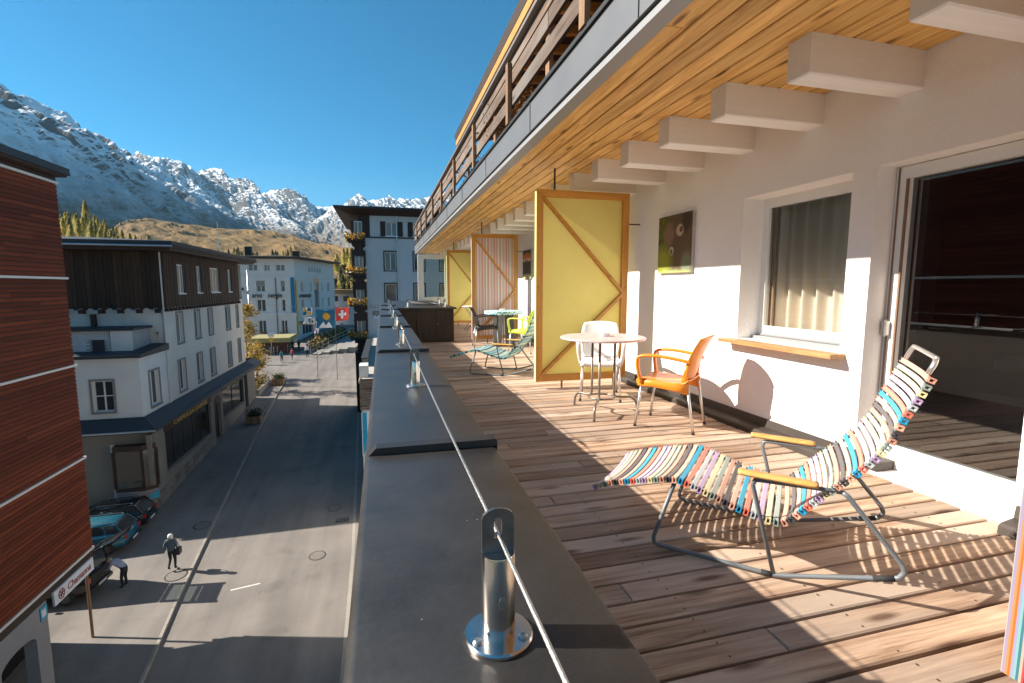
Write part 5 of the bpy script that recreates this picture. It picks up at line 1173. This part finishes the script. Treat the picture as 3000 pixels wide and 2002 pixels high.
pr = person('person with white hair in blue-grey jacket walking on the sunlit street', st(-9.85, 24.8, .105), R(0),
       dict(knl=(-.10,.10,.52), anl=(-.10,-.16,.20), tol=(-.10,-.02,.10), knr=(.09,.10,.50), anr=(.09,.04,.09), tor=(.09,.21,.045), wrl=(-.26,.10,.98), ell=(-.27,-.05,1.16), hal=(-.24,.20,.97)), (jk('bluegrey',(.08,.11,.14)), jk('darktrousers',(.018,.024,.03))), 1.02, (.72,.68,.62))
bg_ = thing('shoulder_bag', 'dark shoulder bag at the walking person\'s side', 'bag', st(-9.58, 24.85, 1.0)); m2 = MB(); m2.cbox(-.09,.09,-.15,.15,-.14,.18,.04); m2.build('pouch', plastic_b, bg_, world=False); m2 = MB(); m2.tube(smooth_pts([(0,-.13,.17),(-.12,-.05,.5),(-.2,.02,.56),(-.1,.1,.45),(0,.13,.17)],4), .014, 6); m2.build('strap', plastic_b, bg_, world=False)
person('person in pale blue jacket bending into the open van boot', st(-11.5, 24.0, .105), R(78),
       dict(pel=(0,-.14,.92), spi=(0,.02,1.06), che=(0,.22,1.18), nek=(0,.36,1.22), hea=(0,.46,1.24), top=(0,.58,1.26), shl=(-.18,.26,1.20), shr=(.18,.26,1.20), ell=(-.22,.38,.98), elr=(.22,.40,1.0), wrl=(-.18,.58,.90), wrr=(.18,.60,.92), hal=(-.17,.66,.88), har=(.17,.68,.90), hil=(-.09,-.13,.88), hir=(.09,-.13,.88), knl=(-.10,-.04,.48), knr=(.10,-.06,.48), anl=(-.10,-.08,.09), anr=(.10,-.10,.09), tol=(-.10,.09,.045), tor=(.10,.07,.045)), (jk('paleblue',(.30,.31,.42)), jk('blacktrousers',(.018,.016,.018))), 1.0, (.30,.26,.18))
walk = dict(knl=(-.09,.14,.52), anl=(-.09,.16,.10), tol=(-.09,.33,.06), knr=(.09,.02,.50), anr=(.09,-.24,.16), tor=(.09,-.12,.05), wrl=(-.25,-.12,.95), hal=(-.25,-.14,.86), wrr=(.25,.16,.97), har=(.25,.20,.88))
person('small person in teal jacket on the far sunlit street', st(-13.7, 72.5, .005), R(200), walk, (jk('teal',(.02,.20,.24)), jk('navy',(.02,.02,.035))), .95, (.06,.04,.03))
person('small person in red jacket right of the teal jacket', st(-12.6, 74, .005), R(160), walk, (jk('red',(.36,.05,.06)), jk('greyt',(.10,.09,.09))), .95, (.10,.06,.03))
person('person in white top and black trousers standing near the plaza steps', st(-10.86, 75.7, .005), R(180), {}, (jk('white',(.62,.62,.62)), jk('blackt',(.012,.012,.014))), 1.08, (.06,.04,.03))
person('person in dark clothes beside the far metal railing, left one', st(-13.5, 80.2, .005), R(170), walk, (jk('dark',(.03,.022,.02)), jk('darkt',(.02,.018,.018))), 1.05, (.05,.03,.02))
person('person in dark brown coat beside the far metal railing, right one', st(-12.75, 80.9, .005), R(150), {}, (jk('dbrown',(.05,.028,.022)), jk('darkt2',(.02,.018,.018))), 1.05, (.05,.03,.02))

# street furniture, far plaza
fp = [(-16.3,78.3),(-13.9,80.9)]
rl_ = thing('metal_railing', 'grey metal railing along the far left side of the plaza', 'railing', st(-15.1, 79.6))
for i in range(7):
    u = i/6; x, y = fp[0][0]+(fp[1][0]-fp[0][0])*u, fp[0][1]+(fp[1][1]-fp[0][1])*u; m2 = MB(); m2.tube([st(x,y), st(x,y,1.15)], .04, 8); m2.build('post', steel_dull, rl_)
for h in (.4,.78,1.15): m2 = MB(); m2.tube([st(*fp[0],h), st(*fp[1],h)], .03, 8); m2.build('rail', steel_dull, rl_)
kq = thing('flat_pavilion', 'low pavilion with mossy flat roof below the lettered house', 'pavilion', (-16.5, 81, -9))
MB().box(-18.6,-14.3,79.4,84,-9.5,-7.0).build('wall', pm('pavilion_red', (.10,.04,.025), .8, var=.2), kq)
MB().cbox(-19.4,-13.6,78.6,85,-6.98,-6.3,.05).build('roof', pm('moss_roof', (.30,.26,.11), .9, var=.25, vs=2), kq)
MB().box(-18.0,-16.4,79.36,79.395,-9,-7.4).build('door', shop_glass, kq)
ss = thing('info_stele', 'dark upright information pillar with white top left of the plaza', 'pillar', st(-16.4, 71.4)); MB().box(-.28,.28,-.12,.12,0,1.9).build('shaft', iron, ss, world=False); MB().box(-.28,.28,-.12,.12,1.905,2.3).build('head', sign_white, ss, world=False)
sp_ = thing('sign_post', 'white and yellow route sign post at the railing end', 'sign', st(-16.1, 78.3)); MB().tube([(0,0,0),(0,0,3.3)], .04, 8).build('pole', steel_dull, sp_, world=False); MB().box(-.4,.4,-.03,.03,2.7,3.3).build('plate', sign_white, sp_, world=False); MB().box(-.3,.3,-.035,.025,2.1,2.6).build('plate', flag_sun, sp_, world=False)
stp = thing('plaza_steps', 'long pale stone steps rising to the right behind the plaza', 'steps', st(-6, 86))
A_ = Vector((-10.4,77.2,0)); B_ = Vector((-5.6,96.5,0)); dr = (B_-A_).normalized(); nr = Vector((dr.y,-dr.x,0))
for i in range(6):
    a = A_ + nr*(i*1.15) - dr*(0 if i == 0 else -.6*i); b = B_ + nr*(i*1.15); z = .16*(i+1)
    m2 = MB(); q = [a, b, b+nr*1.13, a+nr*1.13]; m2.add([st(p.x,p.y,-.2) for p in q] + [st(p.x,p.y,z) for p in q], [(4,7,6,5)[::-1],(0,1,5,4),(1,2,6,5),(2,3,7,6),(3,0,4,7)]); m2.build('step', kerb_stone, stp)
hr = thing('handrail', 'metal handrail along the left edge of the plaza steps', 'railing', st(-8, 87))
for i in range(9):
    p = A_.lerp(B_, i/8) - nr*.2; m2 = MB(); m2.tube([st(p.x,p.y), st(p.x,p.y,1.2)], .035, 6); m2.build('post', steel_dull, hr)
for h in (.6,1.2): m2 = MB(); p, q = A_-nr*.2, B_-nr*.2; m2.tube([st(p.x,p.y,h), st(q.x,q.y,h)], .03, 6); m2.build('rail', steel_dull, hr)
bed_ = thing('shrub_bed', 'planted bed of rusty and green shrubs left of the plaza steps', 'shrubs', st(-10, 89))
for i, m_ in enumerate((leaf_r, leaf_g, leaf_y, leaf_d)):
    lm = leaves_mb(500, lambda r: (lambda p, h: st(p.x, p.y, h))(A_.lerp(B_, r.uniform(.2,1)) - nr*r.uniform(.6,2.6), abs(r.gauss(.5,.5))), .22, i); lm.build('foliage', m_, bed_)
# house glimpsed between the two far buildings
gh = thing('far_house', 'grey house with orange eaves between the far white and grey houses', 'house', (-10, 122, -8))
FH = facade((0,120,0),(1,0,0),(0,-1,0)); mb = MB(); wall_face(mb, FH, -13, -3, -9, -.4, [(-11.3+i*2.4,-9.9+i*2.4,z,z+1.4) for i in range(3) for z in (-2.2,-5.2)], .2); mb.build('wall', render_g, gh)
for i in range(3):
    for z in (-2.2,-5.2): window(gh, FH, -11.3+i*2.4, -9.9+i*2.4, z, z+1.4, .18, cols=1, sill=False)
MB().box(-14,-2,118.6,130,-.38,.6).build('roof', pm('roof_orange', (.36,.20,.10), .8), gh)

def flag(label, x0, x1, y, z0, z1, base, lean=.0, charges=(), pole=True):
    t = thing('flag', label, 'flag', (x0, y, street_z(y)))
    S = lambda u, v, o=0.: (x0+(x1-x0)*u + .06*math.sin(v*4), y + .06*math.sin(u*6+v*2) - o, z1+(z0-z1)*v + lean*u - .05*math.sin(u*3.1)*(1-v))
    MB().sheet(lambda u, v: S(u,v), 14, 12, .01).build('cloth', base, t, True)
    for nm, m_, polys in charges:
        m2 = MB()
        for po in polys:
            for o in (.05, -.06): m2.add([S(u, v, o) for u, v in po], [tuple(range(len(po)))])
        m2.build(nm, m_, t)
    if pole:
        MB().tube([(x0-.08,y,street_z(y)),(x0-.06,y,z1+.5)], .03, 8).build('pole', iron, t)
        MB().tube([(x0-.08,y,z1+.06),(x1+.1,y,z1+.06+lean)], .022, 8).build('yard', iron, t)
    return t
def strip(u0,u1,v0,v1,n=4): return [[(u0+(u1-u0)*i/n,v0),(u0+(u1-u0)*(i+1)/n,v0),(u0+(u1-u0)*(i+1)/n,v1),(u0+(u1-u0)*i/n,v1)] for i in range(n)]
def star(cu,cv,r0,r1,n=16):
    return [[(cu,cv),(cu+r0*math.cos(2*math.pi*(i-.5)/n),cv+r0*math.sin(2*math.pi*(i-.5)/n)),(cu+r1*math.cos(2*math.pi*i/n),cv+r1*math.sin(2*math.pi*i/n)),(cu+r0*math.cos(2*math.pi*(i+.5)/n),cv+r0*math.sin(2*math.pi*(i+.5)/n))] for i in range(n)]
flag('blue flag with golden sun above two white mountain peaks', -7.72, -5.58, 62, -3.65, -1.42, flag_blue, .0, [('sun', flag_sun, star(.52,.36,.15,.24)), ('mountains', flag_white, [[(.13,.98),(.36,.64),(.58,.98)],[(.48,.90),(.66,.64),(.86,.98),(.5,.98)]])])
flag('red flag with white cross', -5.42, -3.98, 61, -2.78, -1.2, flag_red, .12, [('cross', flag_white, strip(.40,.60,.18,.82,2) + strip(.20,.40,.40,.60,2) + strip(.60,.80,.40,.60,2))])
flag('white flag with dark scribbled mark hanging left of the blue flag', -9.25, -7.95, 63, -3.15, -2.3, flag_white, -.1, [('mark', black_letter, [[(.35,.2),(.5,.15),(.58,.35),(.45,.5),(.62,.8),(.5,.8),(.36,.5),(.45,.3)],[(.62,.5),(.78,.45),(.82,.7),(.7,.75)]])], False)
flag('small multicoloured flag above the white flag', -9.3, -8.3, 63, -2.2, -1.25, flag_white, .05, [('squares', flag_blue, strip(0,.4,.45,.95,2)+strip(.5,.9,.0,.42,2)), ('squares', flag_sun, strip(.0,.35,.0,.42,2)+strip(.5,.9,.5,.9,2))], False)
flag('small red white and blue flag left of the blue flag\'s lower corner', -7.98, -7.55, 62.4, -4.3, -2.9, flag_white, .0, [('bars', flag_red, strip(.1,.35,.0,.9,1)), ('bars', flag_blue, strip(.55,.8,.1,1,1))], False)
# rope that carries the small flags, and a lamp post
rp = MB().tube([(-7.8,62.6,-1.2),(-9.4,63,-1.15),(-13.2,62,-.8)], .02, 6); tag(rp.build('flag_line', steel_dull), 'thin line carrying small flags across the far street', 'line')
lp = thing('lamp_post', 'tall thin street lamp pole in front of the yellow tree', 'street lamp', st(-14.4, 60, .0))
MB().tube([(0,0,0),(0,0,13.0)], [.08,.045], 8).build('pole', steel_dull, lp, True, world=False)
MB().tube([(0,0,10.4),(-.3,0,10.5),(-.5,0,10.8)], .03, 6).build('arm', iron, lp, world=False)
m2 = MB(); m2.lathe([(.1,0),(.2,.1),(.16,.3),(.05,.36)], 12); m2.v = [(a-.55,b,c+10.75) for a,b,c in m2.v]; m2.build('lamp_head', iron, lp, True, world=False)

# ================================================================== TREES
def leafy_tree(label, x, y, h, rx, mats, seed, n=1600, size=.12):
    t = thing('birch_tree', label, 'tree', st(x, y, .05)); r = random.Random(seed)
    m2 = MB(); pts = [(0,0,0),(.04,.02,h*.3),(-.03,.05,h*.6),(.02,0,h*.97)]; m2.tube(pts, [.11,.085,.05,.012], 8); 
    tips = []
    for i in range(34):
        z = h*r.uniform(.22,.93); a = r.uniform(0,6.28); L_ = rx*r.uniform(.5,1.05)*(1.1 - .75*abs(z/h-.42)); q = (L_*math.cos(a), L_*math.sin(a), z + L_*.55)
        m2.tube([(0,0,z), (q[0]*.5,q[1]*.5,z+L_*.2), q], [.03,.018,.006], 5); tips += [Vector((q[0]*k,q[1]*k,z+(q[2]-z)*k)) for k in (.45,.7,.9,1.0)]
    m2.build('trunk', bark, t, True, world=False)
    for i, m_ in enumerate(mats):
        lm = leaves_mb(n//len(mats), lambda r_: (lambda c: (c.x+r_.gauss(0,.20), c.y+r_.gauss(0,.20), c.z+r_.gauss(0,.20)))(r_.choice(tips)), size, seed+i); lm.build('crown', m_, t, world=False)
leafy_tree('yellow-leaved autumn tree beside the far end of the timber house', -14.2, 57.2, 9.6, 1.45, (leaf_y, leaf_y, leaf_g), 5, 2600, .12)
leafy_tree('smaller yellow autumn tree nearer the info pillar', -14.6, 62.5, 4.2, 1.2, (leaf_y, leaf_y), 8, 1400, .12)
hb = thing('hedge_bed', 'rust and green shrub bed at the far end of the timber house', 'shrubs', st(-14, 57))
for i, m_ in enumerate((leaf_r, leaf_d, leaf_g, leaf_y)):
    lm = leaves_mb(520, lambda r_: st(r_.uniform(-15.6,-12.9), r_.uniform(55.2,61), .15+abs(r_.gauss(.6,.42))), .11, 40+i); lm.build('foliage', m_, hb)
MB().box(-13.0,-12.75,55.0,61,-10.6,-9.4).build('bed_wall', kerb_stone, hb)

# ================================================================== MOUNTAINS
def mountain_mat(name, snow0, snow1, grass0, grass1, ns, st0=.42, st1=.62, sa=2.2, rockc=(.085,.08,.075), grassc=(.23,.145,.060), grassc2=(.13,.095,.045), streak=(1,1,1)):
    m, nt, p = newmat(name); L = nt.links
    geo = N(nt, 'ShaderNodeNewGeometry'); sp = N(nt, 'ShaderNodeSeparateXYZ'); L.new(geo.outputs['Position'], sp.inputs[0])
    vm = N(nt, 'ShaderNodeVectorMath', operation='MULTIPLY'); L.new(geo.outputs['Position'], vm.inputs[0]); vm.inputs[1].default_value = streak
    n1 = N(nt, 'ShaderNodeTexNoise', ins={'Scale': ns, 'Detail': 9., 'Roughness': .68}); L.new(vm.outputs[0], n1.inputs['Vector'])
    n2 = N(nt, 'ShaderNodeTexNoise', ins={'Scale': ns*7, 'Detail': 6., 'Roughness': .7}); L.new(vm.outputs[0], n2.inputs['Vector'])
    span = snow1 - snow0
    def hgt(a, b, amt):
        ad = N(nt, 'ShaderNodeMath', operation='MULTIPLY_ADD', ins={1: amt}); L.new(n1.outputs[0], ad.inputs[0]); L.new(sp.outputs['Z'], ad.inputs[2])
        ad2 = N(nt, 'ShaderNodeMath', operation='MULTIPLY_ADD', ins={1: amt*.7}); L.new(n2.outputs[0], ad2.inputs[0]); L.new(ad.outputs[0], ad2.inputs[2])
        mr = N(nt, 'ShaderNodeMapRange', ins={'From Min': a + amt*.85, 'From Max': b + amt*.85}); L.new(ad2.outputs[0], mr.inputs['Value']); return mr.outputs[0]
    sn = hgt(snow0, snow1, span*sa); gr = hgt(grass0, grass1, (grass1-grass0)*1.5)
    # steep faces shed snow
    sn_n = N(nt, 'ShaderNodeSeparateXYZ'); L.new(geo.outputs['Normal'], sn_n.inputs[0])
    stp_ = N(nt, 'ShaderNodeMapRange', ins={'From Min': st0, 'From Max': st1}); L.new(sn_n.outputs['Z'], stp_.inputs['Value'])
    ml = N(nt, 'ShaderNodeMath', operation='MULTIPLY'); L.new(sn, ml.inputs[0]); L.new(stp_.outputs[0], ml.inputs[1])
    gm = N(nt, 'ShaderNodeMix', data_type='RGBA'); gm.inputs[6].default_value = c4(grassc2); gm.inputs[7].default_value = c4(grassc); L.new(n2.outputs[0], gm.inputs[0])
    rm = N(nt, 'ShaderNodeMix', data_type='RGBA'); rm.inputs[7].default_value = c4(rockc); L.new(gm.outputs[2], rm.inputs[6]); L.new(gr, rm.inputs[0])
    fm = N(nt, 'ShaderNodeMix', data_type='RGBA'); fm.inputs[7].default_value = (.80,.81,.83,1); L.new(rm.outputs[2], fm.inputs[6]); L.new(ml.outputs[0], fm.inputs[0])
    L.new(fm.outputs[2], p.inputs['Base Color']); p.inputs['Roughness'].default_value = .9; p.inputs['Specular IOR Level'].default_value = .1
    return m
def ridge(name, pts, dirh, run, base, mat, seed, amp, scale, cols=220, rows=110, power=1.0, jag=.0, back=.6, gully=2.4):
    P = []
    for q_ in pts:
        if len(q_) == 4: P.append(Vector(q_[1:])); continue
        sx, sy, D = q_
        r = ray(sx, sy); k = D / math.hypot(r.x, r.y); P.append(Vector((r.x*k, r.y*k, CAMZ + r.z*k)))
    acc = [0.]
    for a, b in zip(P, P[1:]): acc.append(acc[-1] + math.hypot(b.x-a.x, b.y-a.y) + abs(b.z-a.z)*.5)
    def crest(l):
        for i in range(len(acc)-1):
            if acc[i+1] >= l - 1e-6: f = (l-acc[i])/(acc[i+1]-acc[i]+1e-9); return P[i].lerp(P[i+1], f)
        return P[-1]
    d = Vector((dirh[0], dirh[1], 0)).normalized(); mb = MB(); rows_b = 6; L_ = acc[-1]; so_ = Vector((seed*3.17, seed*1.73, seed*.51))
    def fn(u, v):
        j = v*(rows+rows_b) - rows_b; l = u*L_; c = crest(l).copy()
        c.z += jag*amp*.35*noise.fractal(Vector((l/scale*7, seed, 0)), .8, 2.1, 5)
        if j < 0:
            q = -j/rows_b; p_ = c - d*run*back*q; p_.z = c.z - (c.z-base)*q*.9; return p_
        q = j/rows; w_ = noise.noise(Vector((l/scale*.7, q*2, seed)))*.5
        p_ = c + d*run*q; p_.z = base + (c.z-base)*(1-q)**power; e = min(1, q*7)**.7*(1-q*.6)
        g = noise.ridged_multi_fractal(Vector((l/scale + w_, q*run/(scale*gully), seed*.7)), .85, 2.15, 8, 1.0, 2.0) - 1.0
        f = noise.fractal(Vector((l/scale*3, q*run/scale*2.2, 4.+seed)), .75, 2.2, 7)
        p_.z += amp*e*(.42*g + .30*f)
        return p_
    mb.grid(fn, cols, rows+rows_b); return struct(mb.build(name, mat, None, False))
A_pts = [('w',-2250,-300,960),('w',-2120,700,960),('w',-1950,1300,965),(-160,180,2300),(0,257,2300),(48,273,2320),(105,312,2350),(143,350,2380),(166,374,2400),(194,391,2430),(210,388,2450),(236,414,2480),(265,412,2520),(287,434,2550),(322,449,2620),(349,474,2700),(383,487,2800),(462,519,2950),(510,560,3000),(574,611,3050),(640,650,3050),(720,676,3000),(860,710,2900),(960,745,2800)]
ridge('mountain_flank', A_pts, (.93,-.37), 1000, -40, mountain_mat('mountain_near', 165, 430, 60, 300, .004, .36, .52, 1.5, streak=(1,1,.45)), 3, 115, 300, 520, 180, .92, .6)
B_pts = [(250,520,5200),(371,476,5200),(395,455,5200),(456,466,5250),(517,481,5300),(571,506,5400),(606,487,5400),(619,495,5420),(631,498,5450),(663,538,5500),(700,560,5600),(721,563,5700),(745,572,5700),(766,570,5750),(788,560,5800),(807,565,5800),(839,584,5900),(868,595,6000),(884,593,6000),(916,605,6100),(951,611,6200),(990,618,6300),(1060,640,6400)]
ridge('mountain_chain', B_pts, (.55,-.83), 2300, 60, mountain_mat('mountain_mid', 300, 650, 150, 450, .0022, streak=(1,1,.5)), 8, 330, 700, 420, 160, .95, .4)
C_pts = [(880,680,4300),(930,640,4300),(975,612,4300),(1010,600,4350),(1060,640,4350),(1110,690,4300),(1200,720,4300)]
ridge('mountain_spur', C_pts, (.35,-.94), 1500, 40, mountain_mat('mountain_spur', 330, 640, 120, 320, .003, rockc=(.14,.12,.10)), 12, 190, 420, 200, 100, .95, .3)
D_pts = [(930,660,7600),(985,625,7600),(1002,603,7600),(1024,587,7600),(1050,582,7600),(1078,590,7600),(1101,589,7600),(1126,581,7600),(1152,584,7600),(1177,590,7600),(1206,587,7600),(1238,581,7600),(1263,573,7600),(1330,560,7600),(1500,590,7600),(1800,600,7600)]
ridge('mountain_range', D_pts, (.3,-.95), 2400, 60, mountain_mat('mountain_far', 500, 1100, 200, 500, .0022, streak=(1,1,.5)), 21, 330, 600, 320, 100, .95, .6)
# brown alpine meadow behind the far houses
E_pts = [(330,700,1150),(400,656,1180),(430,640,1200),(520,654,1200),(600,667,1200),(680,672,1200),(790,676,1200),(860,695,1180),(903,712,1150),(960,725,1100),(1024,737,1050),(1250,770,950),(1500,800,900)]
ridge('meadow_hill', E_pts, (.25,-.97), 900, -22, mountain_mat('meadow', 5000, 6000, 300, 600, .012, grassc=(.27,.165,.07), grassc2=(.12,.085,.04)), 30, 26, 170, 220, 110, 1.0, .12)
F_pts = [(-250,610,520),(100,640,520),(180,640,520),(270,668,520),(350,700,520),(430,725,520),(560,760,520)]
ridge('wooded_slope', F_pts, (.5,-.86), 330, -30, mountain_mat('forest_floor', 5000, 6000, 300, 600, .03, grassc=(.20,.15,.06), grassc2=(.09,.08,.035)), 33, 10, 60, 80, 40, 1.0, .1)

# conifers: three crowns shared by all
def conifer_meshes(seed, h, rx, mat, n):
    r = random.Random(seed); mb = MB()
    for _ in range(n):
        q = r.random()**.75; z = h*(.14 + .86*q); rad = rx*(1-q)**.85 + .12; a = r.uniform(0, 6.283); k = rad*r.uniform(.35,1.08)
        c = Vector((k*math.cos(a), k*math.sin(a), z - k*.25)); s = h*.034*r.uniform(.7,1.4)
        o = Vector((math.cos(a), math.sin(a), -.45)).normalized(); w_ = Vector((-math.sin(a), math.cos(a), r.uniform(-.4,.4))).normalized()
        mb.add([c - o*s*1.3, c + w_*s*.7, c + o*s*1.5, c - w_*s*.7], [(0,1,2,3)])
    tk = MB().tube([(0,0,0),(0,0,h*.5),(0,0,h*.98)], [h*.017,h*.011,.02], 6)
    return mb.mesh('crown', mat), tk.mesh('trunk', bark)
KIND = [conifer_meshes(1, 13, 3.1, larch_y, 640), conifer_meshes(2, 15, 3.0, larch_y, 680), conifer_meshes(3, 12, 3.1, larch_g, 620), conifer_meshes(4, 10, 3.2, larch_y, 560)]
def conifer(kind, sx, sy, D, sc, label, group):
    r = ray(sx, sy); k = D / math.hypot(r.x, r.y)
    t = thing('larch_tree', label, 'tree', (r.x*k, r.y*k, CAMZ + r.z*k), random.uniform(0, 6.28), group); t.scale = (sc,)*3
    link('crown', KIND[kind][0], t); link('trunk', KIND[kind][1], t); return t
rr = random.Random(21)
def line(pts, x):
    for (a, b), (c, d) in zip(pts, pts[1:]):
        if a <= x <= c: return b + (d-b)*(x-a)/(c-a)
    return pts[-1][1]
top_l = [(150,668),(180,650),(255,640),(300,668),(340,690),(400,712),(470,732)]
for i in range(120):
    x = rr.uniform(160, 440); f = rr.random(); y = line(top_l, x) + 6 + f*70
    conifer(rr.choice([0,0,1,3,3,1]), x, y, 520 - f*210 - rr.random()*20, rr.uniform(.45,.85), 'yellow-green larch in the sunlit wood above the timber house', 'larches in the wood above the timber house')
conifer(1, 254, 655, 500, 1.15, 'tallest larch sticking out of the wood above the timber house', 'larches in the wood above the timber house')
for i in range(46):
    x = rr.uniform(640, 860); conifer(rr.choice([2,3,2,0]), x, rr.uniform(752, 772), rr.uniform(420,560), rr.uniform(.35,.75), 'small conifer along the meadow foot behind the lettered house roof', 'conifers behind the lettered house')
for i in range(40):
    x = rr.uniform(978, 1040); conifer(rr.choice([2,0,3,2]), x, rr.uniform(775, 880), rr.uniform(200,330), rr.uniform(.5,.9), 'conifer on the slope between the two far houses', 'conifers between the far houses')
mb = MB().tube([(-66, 165, -5), (-66, 165, 33)], [.25,.12], 6)
r = ray(642, 745); k = 180/math.hypot(r.x, r.y); q = Vector((r.x*k, r.y*k, CAMZ + r.z*k))
tag(MB().tube([(q.x,q.y,-18),(q.x,q.y,CAMZ + k*ray(642,650).z)], [.2,.1], 8).build('mast', steel_dull), 'thin pale mast rising behind the timber house roof', 'mast')

# ================================================================== AIR
hz = MB().box(-9000, 9000, -4000, 12500, -26, 2300).mesh('haze', bpy.data.materials.new('haze_air'))
hm = hz.materials[0]; hm.use_nodes = True; hm.node_tree.nodes.clear()
pv = hm.node_tree.nodes.new('ShaderNodeVolumePrincipled'); ho_ = hm.node_tree.nodes.new('ShaderNodeOutputMaterial')
pv.inputs['Color'].default_value = (.40,.72,1,1); pv.inputs['Density'].default_value = 3.2e-5; pv.inputs['Anisotropy'].default_value = .2
hm.node_tree.links.new(pv.outputs[0], ho_.inputs['Volume'])
link('haze', hz)['kind'] = 'stuff'
